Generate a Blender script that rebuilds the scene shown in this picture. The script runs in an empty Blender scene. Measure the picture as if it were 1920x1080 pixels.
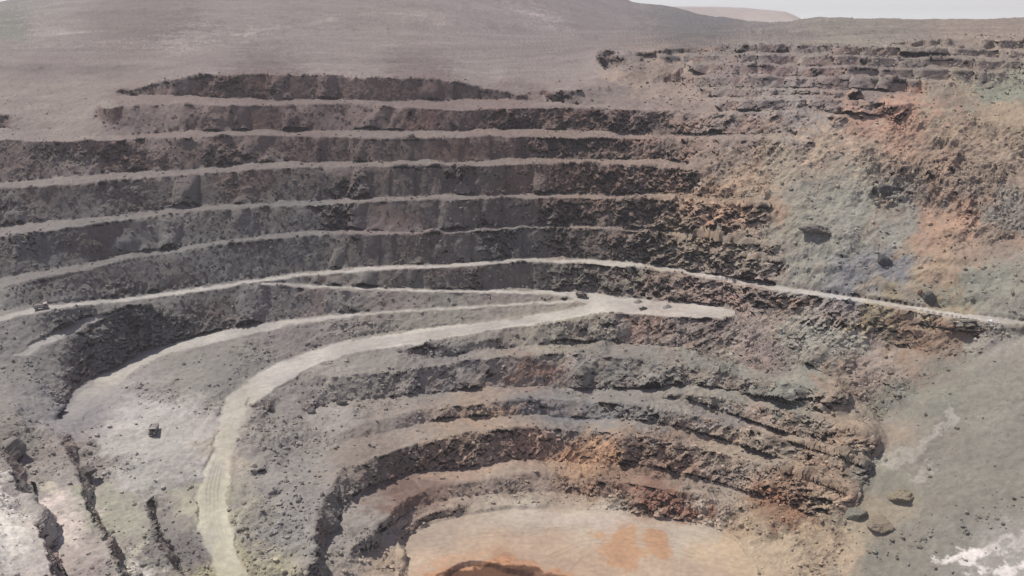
import bpy, bmesh, math, random
import numpy as np
from mathutils import Vector, Matrix
R = math.radians
random.seed(7); rng = np.random.default_rng(7)
scene = bpy.context.scene
col = scene.collection

# ------------------------------------------------------------------ camera, sky, sun, exposure
FPX = 1844.0                      # focal length in photograph pixels (1920 wide)
PITCH = math.atan(560 / FPX)      # looking down into the pit
cam_d = bpy.data.cameras.new('camera'); cam = bpy.data.objects.new('camera', cam_d); col.objects.link(cam)
cam_d.sensor_width = 36; cam_d.lens = 36 * FPX / 1920
cam_d.clip_start = 1; cam_d.clip_end = 60000
cam.location = (0, 0, 0); cam.rotation_euler = (R(90) - PITCH, 0, 0)
scene.camera = cam

SUN_EL, SUN_AZ = R(60), R(-62)    # azimuth from +Y (away from the camera), negative = to the left
sdir = Vector((math.sin(SUN_AZ) * math.cos(SUN_EL), math.cos(SUN_AZ) * math.cos(SUN_EL), math.sin(SUN_EL)))
sun_d = bpy.data.lights.new('sun', 'SUN'); sun = bpy.data.objects.new('sun', sun_d); col.objects.link(sun)
sun_d.energy = 3.0; sun_d.angle = R(0.6); sun_d.color = (1, .95, .89)
sun.rotation_euler = (-sdir).to_track_quat('-Z', 'Y').to_euler()
world = bpy.data.worlds.new('World'); scene.world = world; world.use_nodes = True
wn = world.node_tree.nodes; wl = world.node_tree.links
sky = wn.new('ShaderNodeTexSky'); sky.sky_type = 'NISHITA'; sky.sun_disc = False
sky.sun_elevation = SUN_EL; sky.sun_rotation = SUN_AZ
sky.altitude = 2500; sky.air_density = .9; sky.dust_density = .3; sky.ozone_density = 5
hs = wn.new('ShaderNodeHueSaturation'); hs.inputs['Saturation'].default_value = .5; hs.inputs['Hue'].default_value = .53      # dusty, whitish desert sky
wl.new(sky.outputs[0], hs.inputs['Color']); wl.new(hs.outputs[0], wn['Background'].inputs[0]); wn['Background'].inputs[1].default_value = 0.095
scene.view_settings.view_transform = 'Standard'; scene.view_settings.look = 'None'
scene.view_settings.gamma = 1; scene.view_settings.exposure = 0.82
try: scene.cycles.max_bounces = 4; scene.cycles.diffuse_bounces = 3
except Exception: pass

# ------------------------------------------------------------------ naming helpers
def tag(o, label=None, cat=None, group=None, kind=None):
    if label: o['label'] = label
    if cat: o['category'] = cat
    if group: o['group'] = group
    if kind: o['kind'] = kind
    return o
def empty(name, loc=(0, 0, 0)):
    o = bpy.data.objects.new(name, None); col.objects.link(o); o.location = loc; o.empty_display_size = .5
    return o

# ------------------------------------------------------------------ survey of the pit
# points surveyed from the photograph: (column, row) of a crest or toe with its depth below the camera in metres
cp, sp = math.cos(PITCH), math.sin(PITCH)
def ray(x, y):
    u = (x - 960) / FPX; v = (540 - y) / FPX
    return u, cp + v * sp, -sp + v * cp        # world x, y, z per metre of depth
CON = []                                       # (x, y, w) samples, w = 1/depth
def line(h, *p):
    """level (h number) or ramp (h = list) line"""
    pts = [(p[i], p[i + 1]) for i in range(0, len(p), 2)]
    hs = list(h) + [h[-1]] * (len(pts) - len(h)) if isinstance(h, (list, tuple)) else [h] * len(pts)
    for k in range(len(pts) - 1):
        (x0, y0), (x1, y1) = pts[k], pts[k + 1]
        n = max(2, int(max(abs(x1 - x0), abs(y1 - y0))))
        for t in np.linspace(0, 1, n + 1):
            x, y = x0 + (x1 - x0) * t, y0 + (y1 - y0) * t
            CON.append((x, y, -ray(x, y)[2] / (hs[k] + (hs[k + 1] - hs[k]) * t)))
def dline(d, *p):
    """line at a known distance (far hills)"""
    pts = [(p[i], p[i + 1]) for i in range(0, len(p), 2)]
    ds = d if isinstance(d, (list, tuple)) else [d] * len(pts)
    for k in range(len(pts) - 1):
        (x0, y0), (x1, y1) = pts[k], pts[k + 1]
        n = max(2, int(max(abs(x1 - x0), abs(y1 - y0))))
        for t in np.linspace(0, 1, n + 1):
            CON.append((x0 + (x1 - x0) * t, y0 + (y1 - y0) * t, (1 - t) / ds[k] + t / ds[k + 1]))

RIDGE = [(-260, 24), (0, 3), (40, -3), (120, -24), (300, -44), (900, -60), (1080, -34), (1150, -8), (1190, 6), (1220, 9), (1260, 14),
         (1300, 24), (1330, 30), (1360, 33), (1400, 41), (1480, 42.5), (1512, 36), (1540, 31.5), (1600, 33), (1700, 35), (1800, 33.5), (1920, 36), (2180, 42)]
dl = [1500, 1600, 1600, 1650, 1700, 1900, 2100, 2200, 2250, 2250, 2250, 2250, 2250, 2200, 2100, 1700, 1200, 1150, 1150, 1100, 1100, 1080, 1060]
dline(dl, *[c for p in RIDGE for c in p])
# hill feet, spoil mound, plain
dline([800, 860, 950, 1050, 1150, 1350, 1500, 1500, 1300], -260, 110, 0, 98, 250, 82, 500, 66, 760, 58, 1000, 62, 1200, 58, 1400, 56, 1480, 54)
line([52, 54, 54, 54, 54, 48, 42], -260, 128, 0, 126, 300, 122, 600, 118, 900, 112, 1150, 86, 1280, 80)
line([35, 33, 31, 30, 30], 1400, 70, 1500, 66, 1640, 62, 1800, 58, 2180, 58)
def scarp(h, dh, px, *p):
    line(h, *p); q = list(p); hs = []
    for i in range(0, len(q), 2):
        z0 = ray(q[i], q[i + 1])[2]; q[i + 1] += px; hs.append(h * (ray(q[i], q[i + 1])[2] / z0) - .9)
    line(hs, *q)
scarp(51, 2.5, 2.6, 30, 91, 120, 92, 200, 92, 330, 92)
scarp(50, 2.5, 2.5, 1068, 70, 1114, 72)
scarp(52, 2.5, 5, 560, 128, 640, 130, 715, 131)
scarp(55, 2, 4, 940, 147, 1010, 150, 1080, 150)
scarp(30, 1.5, 4, 1540, 52, 1640, 49); scarp(31, 1.5, 3, 1705, 51, 1725, 52)
def F2(a, b, crest, toe): line(a, *crest); line(b, *toe)
# far-right benches
def F(h, dh, crest, toe, *extra):
    line(h, *crest); line(h + dh, *toe)
# main far wall, from the top down: every crest keeps the level of the toe above it, faces stand at about 70 degrees
XG = np.arange(-260, 2181, 10.)
def kfac(x, y): rx_, ry_, rz_ = ray(x, y); return np.sqrt(rx_ ** 2 + ry_ ** 2) / -rz_
def xy(p):
    a = np.array(p, float).reshape(-1, 2); o = np.argsort(a[:, 0], kind='stable'); return a[o, 0], a[o, 1]
def fn(v): return lambda x: np.interp(x, XG, v)
def step(prev, crest, toe, run=5, up=False, smooth=7, lo=None, hi=None):
    cx_, cy_ = xy(crest); tx_, ty_ = xy(toe)
    a, b = max(cx_[0], tx_[0]), min(cx_[-1], tx_[-1])
    if lo is not None: a = max(a, lo)
    if hi is not None: b = min(b, hi)
    x = XG[(XG >= a) & (XG <= b)]; y1 = np.interp(x, cx_, cy_); y2 = np.interp(x, tx_, ty_)
    rn = np.interp(x, [q[0] for q in run], [q[1] for q in run]) if isinstance(run, list) else run
    if up: h = (prev(x) * kfac(x, y2) + rn) / kfac(x, y1)
    else: h = (prev(x) * kfac(x, y1) - rn) / kfac(x, y2)
    full = np.interp(XG, x, h - prev(x)); kk = np.exp(-.5 * (np.arange(-3 * smooth, 3 * smooth + 1) / smooth) ** 2); kk /= kk.sum()
    return fn(prev(XG) + np.convolve(np.pad(full, 3 * smooth, mode='edge'), kk, 'valid'))
def lf(h, p, off=None):
    """line at a level that is a function of the column; off adds to the first points"""
    pts = [(p[i], p[i + 1]) for i in range(0, len(p), 2)]; off = list(off or []) + [0] * len(pts)
    q = []; hh = []
    for k in range(len(pts)):
        q.append(pts[k]); hh.append(float(h(pts[k][0])) + off[k])
        if k + 1 < len(pts):
            n = int(abs(pts[k + 1][0] - pts[k][0]) // 20)
            for m in range(1, n):
                t = m / n; x = pts[k][0] + (pts[k + 1][0] - pts[k][0]) * t
                q.append((x, pts[k][1] + (pts[k + 1][1] - pts[k][1]) * t)); hh.append(float(h(x)) + off[k] * (1 - t) + off[k + 1] * t)
    line(hh, *[c for a in q for c in a])
A_c = (222, 176, 300, 155, 400, 142, 500, 139, 640, 142, 720, 145, 830, 150, 880, 159, 935, 170, 985, 183)
A_t = (222, 178, 300, 184, 400, 185, 500, 187, 640, 189, 720, 190, 850, 189, 900, 187, 985, 190, 1100, 198, 1280, 203)
B_c = (195, 206, 230, 199, 270, 196, 320, 194, 400, 197, 500, 198, 640, 195, 700, 198, 760, 201, 840, 206, 900, 208, 960, 201, 1060, 202, 1150, 205, 1280, 209, 1400, 213, 1580, 220)
B_t = (195, 256, 260, 255, 350, 249, 480, 246, 560, 247, 640, 245, 780, 245, 900, 247, 990, 244, 1060, 247, 1150, 250, 1280, 252, 1340, 253, 1430, 259, 1500, 264)
C_c = (-260, 258, 0, 262, 100, 264, 200, 263, 270, 259, 400, 256, 500, 253, 640, 258, 750, 262, 830, 259, 900, 256, 1010, 258, 1100, 258, 1280, 259, 1370, 262, 1450, 267, 1515, 271)
C_t = (-260, 370, 0, 345, 60, 338, 110, 335, 170, 331, 250, 323, 330, 320, 430, 311, 560, 306, 640, 304, 760, 306, 860, 305, 950, 302, 1040, 299, 1130, 300, 1230, 302, 1290, 307)
D_c = (-260, 384, 0, 356, 80, 349, 160, 342, 240, 335, 340, 327, 440, 321, 560, 314, 640, 312, 760, 313, 860, 312, 960, 309, 1060, 308, 1150, 309, 1240, 312, 1300, 318)
D_t = (-260, 470, 0, 425, 120, 412, 190, 408, 250, 400, 340, 388, 500, 382, 640, 375, 800, 368, 900, 366, 1040, 363, 1160, 366, 1280, 371, 1400, 378, 1450, 384)
E_c = (-260, 490, 0, 442, 100, 431, 200, 419, 260, 408, 340, 396, 480, 388, 640, 381, 760, 377, 900, 374, 1040, 371.5, 1160, 372, 1280, 376, 1340, 381, 1440, 391)
E_t = (-260, 580, 0, 525, 70, 512, 140, 499, 200, 486, 300, 471, 400, 455, 500, 443, 600, 432, 640, 430, 720, 435, 780, 436, 880, 430, 960, 426, 1060, 424, 1150, 426, 1280, 437, 1380, 450, 1455, 458)
F_c = (-260, 604, 0, 539, 80, 525, 180, 500, 260, 483, 380, 463, 500, 450, 560, 444, 640, 437, 720, 440, 780, 440, 880, 434, 960, 431, 1060, 428, 1150, 430, 1280, 441)
F_t = (-260, 655, 0, 587, 60, 574, 140, 566, 260, 554, 380, 536, 480, 522, 560, 512, 640, 504, 740, 497, 840, 494, 940, 487, 1000, 484, 1060, 485, 1180, 491, 1280, 505,
       1400, 526, 1500, 543, 1600, 557, 1700, 573, 1800, 589, 1920, 603, 2180, 640)
G_c = (-260, 680, 0, 604, 60, 589, 140, 577, 260, 562, 380, 545, 480, 530, 560, 519, 640, 511, 740, 505, 840, 501, 940, 494, 1000, 492, 1060, 493, 1200, 502, 1280, 512,
       1400, 533, 1500, 549, 1600, 563, 1700, 579, 1800, 597, 1920, 612, 2180, 652)
FB_c = (1290, 444, 1380, 455, 1455, 463); FB_t = (1270, 468, 1380, 477, 1462, 488); FB2 = (1270, 472, 1380, 482, 1462, 493)
h1 = lambda x: np.interp(x, [1280, 1400, 1580], [65, 62, 60.5])
lf(step(h1, A_c, A_t, 4, up=True, smooth=2), A_c); lf(h1, A_t)
line([63, 59, 57, 56, 56], 1015, 180, 1040, 174, 1080, 168, 1150, 160, 1280, 156)
# far-right benches, chained upward from the top bench of the main wall
hb = h1
for cr_, to_ in (
    ((1350, 190, 1480, 188, 1570, 187, 1700, 199), (1280, 204, 1380, 207, 1480, 211, 1600, 218, 1660, 222)),
    ((1315, 166, 1447, 169, 1570, 174, 1690, 179), (1330, 182, 1420, 183, 1470, 180, 1520, 180, 1620, 188)),
    ((1290, 146, 1380, 145, 1580, 150.5, 1780, 157), (1300, 163, 1447, 166, 1570, 170, 1727, 176)),
    ((1300, 123, 1380, 122, 1563, 128.5, 1680, 132, 1880, 136), (1300, 142, 1380, 142, 1580, 147, 1780, 153, 1850, 156)),
    ((1240, 108, 1300, 106, 1380, 104, 1480, 104, 1560, 107, 1640, 109, 1920, 115, 2100, 121), (1240, 117, 1280, 117, 1350, 119, 1563, 125, 1680, 129, 1900, 132, 1960, 136)),
    ((1130, 99, 1160, 98, 1220, 97, 1280, 90, 1380, 84, 1500, 85, 1600, 88, 1680, 88.5, 1780, 92.5, 1920, 98, 2180, 107), (1132, 104, 1165, 109, 1200, 107, 1280, 101, 1380, 100, 1480, 101, 1560, 103, 1640, 106, 1920, 112, 2180, 120)),
    ((1668, 82, 1690, 79, 1780, 73, 1830, 72, 1920, 79, 2180, 84), (1668, 83, 1780, 90, 1920, 95, 2180, 103)),
):
    lf(hb, to_); hc = step(hb, cr_, to_, .8, up=True, smooth=4); lf(hc, cr_)
    print('far bench', round(float(hb(1450)), 1), round(float(hc(1450)), 1), round(float(hc(1700)), 1)); hb = hc
RUN = [(-260, 16), (0, 13), (150, 13), (300, 13.5), (500, 12), (640, 9.5), (800, 5.5), (1000, 4.5), (1120, 5), (1220, 8), (1400, 12)]
h2 = step(h1, B_c, B_t, RUN); lf(h1, B_c); lf(h2, B_t)
line([71.5, 71.5, 73, 77.5], -260, 206, 0, 216, 60, 222, 100, 241); lf(h2, (-260, 232, 0, 240, 80, 251, 195, 256))
h3 = step(h2, C_c, C_t, [(-260, 18), (0, 18), (150, 15), (300, 14), (500, 10), (640, 6), (1000, 4.5), (1120, 5), (1220, 8), (1400, 12)]); lf(h2, C_c); lf(h3, C_t)
h4 = step(h3, D_c, D_t, RUN); lf(h3, D_c); lf(h4, D_t)
h5 = step(h4, E_c, E_t, RUN); lf(h4, E_c); lf(h5, E_t)
h5b = step(h5, FB_c, FB_t, 4); lf(h5, FB_c); lf(h5b, FB_t); lf(h5b, FB2)
h6 = step(h5, F_c, F_t, RUN, hi=1280)
_d6 = (h5b(1462) * kfac(1462, 493) - 8) / kfac(1462, 538); _h6v = h6(XG); _h6v[XG > 1280] = np.interp(XG[XG > 1280], [1280, 1462, 2180], [h6(1280), _d6, _d6 + 1]); h6 = fn(_h6v)
lf(h5, F_c); lf(h6, F_t); lf(h6, G_c)
print('levels', [[round(float(f(x)), 1) for f in (h1, h2, h3, h4, h5, h6)] for x in (-200, 0, 200, 400, 640, 800, 1000, 1200)])
# ramp that splits off and drops to the pad
G_t = (490, 530, 560, 531.5, 640, 537, 740, 540, 850, 542, 1000, 543, 1075, 547, 1120, 549)
H_c = (490, 533, 560, 537, 640, 543, 740, 546, 850, 548, 1000, 551, 1062, 556)
h7 = step(h6, G_c, G_t, [(490, .5), (560, 3), (640, 4.5), (1120, 4.5)], smooth=4)
PAD = float(h7(1090))
_v = h7(XG); _v[XG > 1090] = PAD; h7 = fn(_v)
lf(h7, G_t); lf(h7, H_c)
hp = lambda x: np.interp(x, [1130, 1260, 1350], [PAD, PAD - 3.6, PAD - 5.6])
lf(hp, (1120, 549, 1180, 558, 1260, 566, 1350, 573, 1380, 582)); lf(hp, (1130, 588, 1200, 588, 1290, 596, 1360, 598, 1380, 590))
# second ramp, from the pad down to the left
H_t = (1075, 562, 1040, 564, 900, 572, 760, 580, 640, 588, 560, 597, 480, 608, 400, 623, 340, 640, 270, 661, 200, 690)
I_c = (1075, 567, 1040, 569, 900, 577, 760, 585, 640, 595, 560, 609, 480, 624, 400, 644, 335, 664, 270, 692)
h8 = step(h7, H_c, H_t, [(490, 12), (640, 10), (850, 7), (1000, 5), (1075, 2)], smooth=5)
_v = h8(XG); _x = XG < 500; _v[_x] = np.interp(XG[_x], [200, 270, 340, 400, 500], [12, 10, 7.4, 4.6, 0]) + h8(500); h8 = fn(_v)
lf(h8, H_t); lf(h8, I_c)
line([float(h8(200)), h8(200) + .5, h8(200) + 1], 200, 690, 140, 735, 108, 782); line([float(h8(270)), h8(200) + .3, h8(200) + 1], 270, 692, 205, 745, 168, 792)
# main haul road
I_t = (1108, 569, 1060, 579, 980, 592, 900, 603, 800, 615, 700, 628, 640, 640, 580, 655, 490, 694, 420, 742)
J_l = (1130, 589, 1070, 599, 980, 613, 900, 627, 800, 645, 700, 660, 640, 670, 580, 692, 520, 725, 470, 760)
h9 = step(h8, I_c, I_t, [(560, 13), (640, 11), (850, 8), (1000, 6), (1108, 4)], smooth=5, lo=580)
_v = h9(XG); _x = XG < 600; _v[_x] = h9(600) + np.interp(XG[_x], [420, 490, 600], [5.5, 3, 0]); _v[XG > 1110] = np.interp(XG[XG > 1110], [1110, 1130], [_v[XG <= 1110][-1], PAD]); _v[XG > 1130] = hp(XG[XG > 1130]); h9 = fn(_v)
lf(h9, I_t); lf(h9, J_l)
R0 = float(h9(420)); print('pad', PAD, 'road end', R0, 'h8', [float(h8(x)) for x in (200, 400, 640, 900)], 'h9', [float(h9(x)) for x in (420, 640, 900, 1060)])
dr = R0 - 160                                            # everything lower left hangs on the road
def ll(h, *p): line([a + dr for a in h], *p)
ll([160, 162, 164, 166, 168, 170.5, 174, 179], 420, 742, 412, 800, 392, 860, 372, 920, 370, 970, 385, 1020, 412, 1080, 440, 1160)
ll([160, 162, 164, 166, 168, 170.5, 174, 179], 470, 760, 445, 800, 436, 860, 428, 920, 426, 970, 440, 1020, 466, 1080, 500, 1160)
# small left ramp below the main road
d6 = float(h6(200)) - 127
line([128 + d6, 131.5 + d6, 135 + d6, 138 + d6], 245, 577, 150, 601, 80, 636, 20, 668); line([128.3 + d6, 131.5 + d6, 135 + d6, 138 + d6], 268, 573, 190, 598, 115, 634, 55, 668)
line([145 + d6, 147 + d6], -260, 760, -60, 700)
# bowl
J_t = (930, 653, 1000, 648, 1060, 643, 1150, 642, 1220, 651, 1280, 661, 1360, 680, 1430, 697, 1510, 712, 1580, 735)
J_c = (930, 622, 980, 613, 1070, 599, 1130, 589, 1200, 588, 1290, 596, 1360, 598, 1510, 640)
K_c = (560, 712, 640, 704, 740, 694, 860, 677, 950, 667, 1050, 662, 1100, 664, 1200, 673, 1280, 686, 1400, 707, 1510, 724, 1580, 748)
K_t = (580, 768, 640, 752, 720, 746, 800, 740, 900, 728, 1000, 726, 1100, 729, 1200, 731, 1280, 727, 1360, 732, 1490, 757, 1550, 780, 1640, 808)
Kb = (1240, 744, 1280, 740, 1360, 747, 1490, 772, 1560, 796, 1636, 822); Kb_t = (1240, 747, 1290, 754, 1400, 788, 1510, 825, 1590, 852, 1628, 870)
L_c = (620, 820, 700, 790, 800, 766, 900, 755, 1000, 751, 1090, 751, 1200, 761, 1280, 771, 1400, 800, 1510, 836, 1590, 861, 1624, 880)
L_t = (640, 832, 740, 808, 840, 785, 900, 782, 1000, 782, 1100, 785, 1200, 788, 1290, 806, 1400, 840, 1480, 866, 1560, 893, 1606, 912)
M_c = (580, 1080, 582, 1010, 594, 962, 612, 925, 640, 880, 700, 862, 770, 836, 860, 812, 1000, 803, 1100, 806, 1200, 813, 1290, 828, 1400, 861, 1480, 886, 1545, 908, 1596, 930)
M_t = (606, 1080, 612, 1010, 636, 975, 655, 942, 690, 912, 740, 898, 770, 886, 880, 876, 1000, 868, 1100, 868, 1200, 874, 1300, 892, 1400, 922, 1450, 942, 1530, 968)
N_c = (664, 1030, 690, 1000, 712, 975, 750, 935, 800, 916, 870, 908, 940, 895, 1000, 889, 1100, 894, 1200, 908, 1300, 922, 1390, 948)
N_t = (672, 1032, 702, 1008, 732, 986, 765, 963, 807, 948, 873, 934, 960, 927, 1060, 928, 1150, 936, 1250, 950)
O_c = (752, 1140, 745, 1030, 746, 1002, 762, 986, 810, 965, 862, 952, 960, 938, 1060, 938)
O_t = (772, 1140, 760, 1045, 756, 1012, 768, 1000, 805, 980, 864, 964, 960, 948)
h10 = step(h9, J_c, J_t, [(930, 8), (1060, 9), (1200, 8), (1360, 6.5), (1510, 20)], smooth=5)
_a = (h9(640) * kfac(640, 670) - 16) / kfac(640, 704); _v = h10(XG); _x = XG < 940; _v[_x] = np.interp(XG[_x], [560, 640, 940], [_a + 1.5, _a, h10(940)]); h10 = fn(_v)
lf(h10, J_t); lf(h10, K_c)
_c = float(h10(850)) - 155
line([151.2 + _c, 150.6 + _c, 149.4 + _c], 760, 654, 860, 645, 932, 634); line([154 + _c, 155 + _c, 153 + _c], 770, 666, 850, 669, 928, 651)
h11 = step(h10, K_c, K_t, [(580, 12), (760, 8), (900, 7), (1050, 8), (1200, 7.5), (1400, 5), (1510, 5)], smooth=5); lf(h11, K_t); lf(h11, Kb)
h11c = step(h11, Kb, Kb_t, [(1240, 1), (1300, 3), (1400, 5.5), (1590, 6)], smooth=3); _v = h11c(XG); _v[XG < 1240] = h11(XG[XG < 1240]); h11c = fn(_v); lf(h11c, Kb_t); lf(h11c, L_c)
h12 = step(h11c, L_c, L_t, [(640, 7), (860, 4), (1050, 4.5), (1200, 5), (1400, 5), (1560, 6)], smooth=5); lf(h12, L_t); lf(h12, M_c, [2.6, 1.7, .8, .4])
h13 = step(h12, M_c, M_t, [(690, 6), (850, 6.5), (1000, 8), (1200, 8), (1400, 6)], smooth=5, lo=700); lf(h13, M_t, [2.5, 1.8, 1, .4])
h14 = step(h13, N_c, N_t, 6, smooth=5, lo=770); lf(h13, N_c, [1.6, 1, .4]); lf(h14, N_t, [.8, .4])
FLOOR = float(np.mean((h14(XG[(XG > 800) & (XG < 960)]) * kfac(XG[(XG > 800) & (XG < 960)], np.interp(XG[(XG > 800) & (XG < 960)], [810, 862, 960], [965, 952, 938])) - 2) / kfac(XG[(XG > 800) & (XG < 960)], np.interp(XG[(XG > 800) & (XG < 960)], [805, 864, 960], [981, 964, 949]))))
L14 = FLOOR - 2.6
print('bowl', [[round(float(f(x)), 1) for f in (h9, h10, h11, h12, h13, h14)] for x in (640, 800, 1000, 1200, 1400)], FLOOR)
lf(h14, (1060, 938, 960, 938)); line(FLOOR - 2.6, 862, 952, 810, 965, 762, 986, 746, 1002, 745, 1030, 752, 1140)
line(FLOOR, *O_t)
line(FLOOR, 960, 952, 1060, 950, 1150, 958, 1250, 972, 1330, 990, 1380, 1010, 1420, 1060, 1440, 1160)
line(FLOOR, 800, 1000, 900, 990, 1000, 980, 1200, 985, 1300, 1010); line(FLOOR, 790, 1040, 900, 1030, 1010, 1030, 1200, 1040, 1350, 1060)
line(FLOOR, 790, 1150, 830, 1080, 836, 1068, 860, 1054, 890, 1051, 920, 1053, 945, 1062, 960, 1066, 990, 1068, 1012, 1080, 1030, 1150)
line(FLOOR + 2.0, 820, 1150, 846, 1080, 853, 1074, 868, 1064, 890, 1062, 920, 1064, 940, 1074, 962, 1078, 1000, 1084, 1015, 1150)
# rubble slope between the road and the bowl: small broken steps
ll([163, 165, 167.5], 505, 770, 560, 800, 600, 850)
scarp(164.5 + dr, 4, 14, 470, 880, 500, 868); scarp(167.5 + dr, 4, 16, 505, 925, 528, 915)
ll([168.5, 170.5, 172.5], 520, 950, 540, 1010, 545, 1080)
# benches of the near left wall: crest then toe, dropping to the right
ll([138, 139, 140, 141, 142], -120, 900, -90, 960, -60, 1020, -40, 1080, -10, 1160)
ll([145, 145.4, 145.8, 146.3, 147, 147.2, 148], 0, 838, 22, 880, 28, 912, 46, 960, 68, 1000, 86, 1040, 120, 1140)
ll([153, 154, 154.6, 155.2, 155.8, 156.3, 157.3], 20, 836, 48, 884, 62, 930, 74, 965, 90, 1003, 106, 1040, 134, 1140)
ll([154.8, 155.2, 155.6, 156, 156.4, 157, 158], 112, 822, 130, 865, 145, 895, 154, 935, 178, 985, 206, 1030, 248, 1140)
ll([159.5, 161.5, 162.6, 163.2, 164.2, 165.2, 166], 128, 822, 146, 860, 172, 890, 172, 938, 196, 988, 224, 1030, 262, 1140)
ll([163, 163.6, 164.4, 165.4, 166.4], 240, 925, 274, 950, 288, 1000, 310, 1042, 352, 1140)
ll([169, 170.6, 172.2, 174.6], 288, 948, 302, 1000, 324, 1040, 366, 1140)
ll([161.5, 161.5, 161.5, 163, 165], 150, 790, 200, 815, 260, 800, 330, 850, 340, 910); ll([168, 169.5, 173], 342, 965, 356, 1010, 384, 1085)
ll([149, 152, 156], -60, 780, 20, 790, 80, 810); ll([162.5, 164], 190, 860, 270, 915)
dq = float(h6(1700)) - 130.5
def lr(h, *p): line([a + dq for a in h], *p)
# debris slope under the main road on the right, with one rock step
lr([137, 136.5, 136.5, 137.5], 1640, 604, 1720, 609, 1780, 619, 1838, 634); lr([144.5, 145.5, 145, 142], 1634, 640, 1700, 655, 1775, 670, 1812, 662)
lr([146.2, 146], 1690, 663, 1770, 682)
lr([155.5, 158, 162, 166], 1500, 680, 1560, 715, 1610, 750, 1650, 790)
# near right talus slope
def hw(x, y, h): return -ray(x, y)[2] / h
PL = [(1905, 628, 127.5), (1640, 862, 164.8), (1556, 1160, 194.5)]
pk = np.linalg.solve(np.array([[a, b, 1] for a, b, _ in PL]), np.array([hw(*q) for q in PL]))
def plane(*p):
    dline([1 / float(np.dot(pk, (p[i], p[i + 1], 1))) for i in range(0, len(p), 2)], *p)
plane(1905, 628, 1842, 682, 1776, 738, 1700, 806, 1640, 862, 1615, 925, 1590, 1010, 1556, 1160); plane(2180, 640, 2180, 1160); plane(1556, 1160, 2180, 1160)
print('near slope', [round(float(-ray(x, y)[2] / np.dot(pk, (x, y, 1))), 1) for x, y in ((1905, 628), (1700, 806), (1920, 860), (1920, 1080), (2180, 1160))])

# ------------------------------------------------------------------ relax the survey to one continuous surface
X0, X1, Y0, Y1 = -260, 2180, -70, 1170
ST = 2
GW, GH = (X1 - X0) // ST + 1, (Y1 - Y0) // ST + 1
con = np.array(CON)
def solve():
    w = None
    for s, it in ((64, 400), (32, 300), (16, 300), (8, 250), (4, 200), (2, 160)):
        gw, gh = (X1 - X0) // s + 1, (Y1 - Y0) // s + 1
        ix = np.clip(np.rint((con[:, 0] - X0) / s).astype(int), 0, gw - 1); iy = np.clip(np.rint((con[:, 1] - Y0) / s).astype(int), 0, gh - 1)
        k = iy * gw + ix
        cnt = np.bincount(k, minlength=gw * gh)
        # move each sample's value to its cell centre assuming a level surface there
        rz_s = ray(con[:, 0], con[:, 1])[2]; rz_c = ray(0, Y0 + iy * s)[2]
        val = np.where((rz_s < -.03) & (rz_c < -.03), con[:, 2] * np.minimum(np.maximum(rz_c / np.minimum(rz_s, -1e-6), .5), 2), con[:, 2])
        sm = np.bincount(k, weights=val, minlength=gw * gh)
        fix = (cnt > 0).reshape(gh, gw); fv = np.where(cnt > 0, sm / np.maximum(cnt, 1), 0).reshape(gh, gw)
        if w is None:
            w = np.full((gh, gw), con[:, 2].mean())
            w = np.repeat(np.linspace(.0006, .0034, gh)[:, None], gw, 1)
        else:
            w = bil(w, np.linspace(0, w.shape[1] - 1, gw)[None, :].repeat(gh, 0) * ((X1 - X0) / s / ((w.shape[1] - 1) * ps / s)) if False else (np.arange(gw) * s / ps)[None, :].repeat(gh, 0),
                    (np.arange(gh) * s / ps)[:, None].repeat(gw, 1))
        w[fix] = fv[fix]
        for _ in range(it):
            p = np.pad(w, 1, mode='reflect', reflect_type='odd')
            n = (p[:-2, 1:-1] + p[2:, 1:-1] + p[1:-1, :-2] + p[1:-1, 2:]) * .25
            w = np.where(fix, fv, n)
        ps = s
    return np.clip(w, 1 / 4000, 1 / 90)
def bil(a, x, y):
    x = np.clip(x, 0, a.shape[1] - 1.001); y = np.clip(y, 0, a.shape[0] - 1.001)
    i = x.astype(int); j = y.astype(int); fx = x - i; fy = y - j
    return (a[j, i] * (1 - fx) + a[j, i + 1] * fx) * (1 - fy) + (a[j + 1, i] * (1 - fx) + a[j + 1, i + 1] * fx) * fy
W = solve()
def wat(x, y): return bil(W, (np.asarray(x, float) - X0) / ST, (np.asarray(y, float) - Y0) / ST)
def at(x, y, dz=0):
    rx, ry, rz = ray(x, y); d = 1 / float(wat(np.array([x]), np.array([y]))[0])
    return Vector((rx * d, ry * d, rz * d + dz))

# ------------------------------------------------------------------ noise
def _h(i, j, k, seed):
    n = (i * 374761393 + j * 668265263 + k * 2147483647 % 1274126177 + seed * 974711) & 0xffffffff
    n = (n ^ (k * 1103515245 & 0xffffffff)) & 0xffffffff
    n = ((n ^ (n >> 13)) * 1274126177) & 0xffffffff
    n = ((n ^ (n >> 16)) * 2246822519) & 0xffffffff
    return ((n ^ (n >> 15)) & 0xffffff) / float(0xffffff)
def vnoise(P, s, seed=0):
    q = P / s; f = np.floor(q); t = q - f; i = f.astype(np.int64); t = t * t * t * (t * (t * 6 - 15) + 10)
    r = 0
    for a in (0, 1):
        wa = t[:, 0] if a else 1 - t[:, 0]
        for b in (0, 1):
            wb = t[:, 1] if b else 1 - t[:, 1]
            for c in (0, 1):
                wc = t[:, 2] if c else 1 - t[:, 2]
                r = r + wa * wb * wc * _h(i[:, 0] + a, i[:, 1] + b, i[:, 2] + c, seed)
    return r * 2 - 1
def fbm(P, s, oct=4, seed=0, gain=.5):
    r = 0; a = 1; tot = 0
    for o in range(oct):
        r = r + a * vnoise(P + o * 17.3, s, seed + o); tot += a; a *= gain; s *= .5
    return r / tot * 1.6
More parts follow.
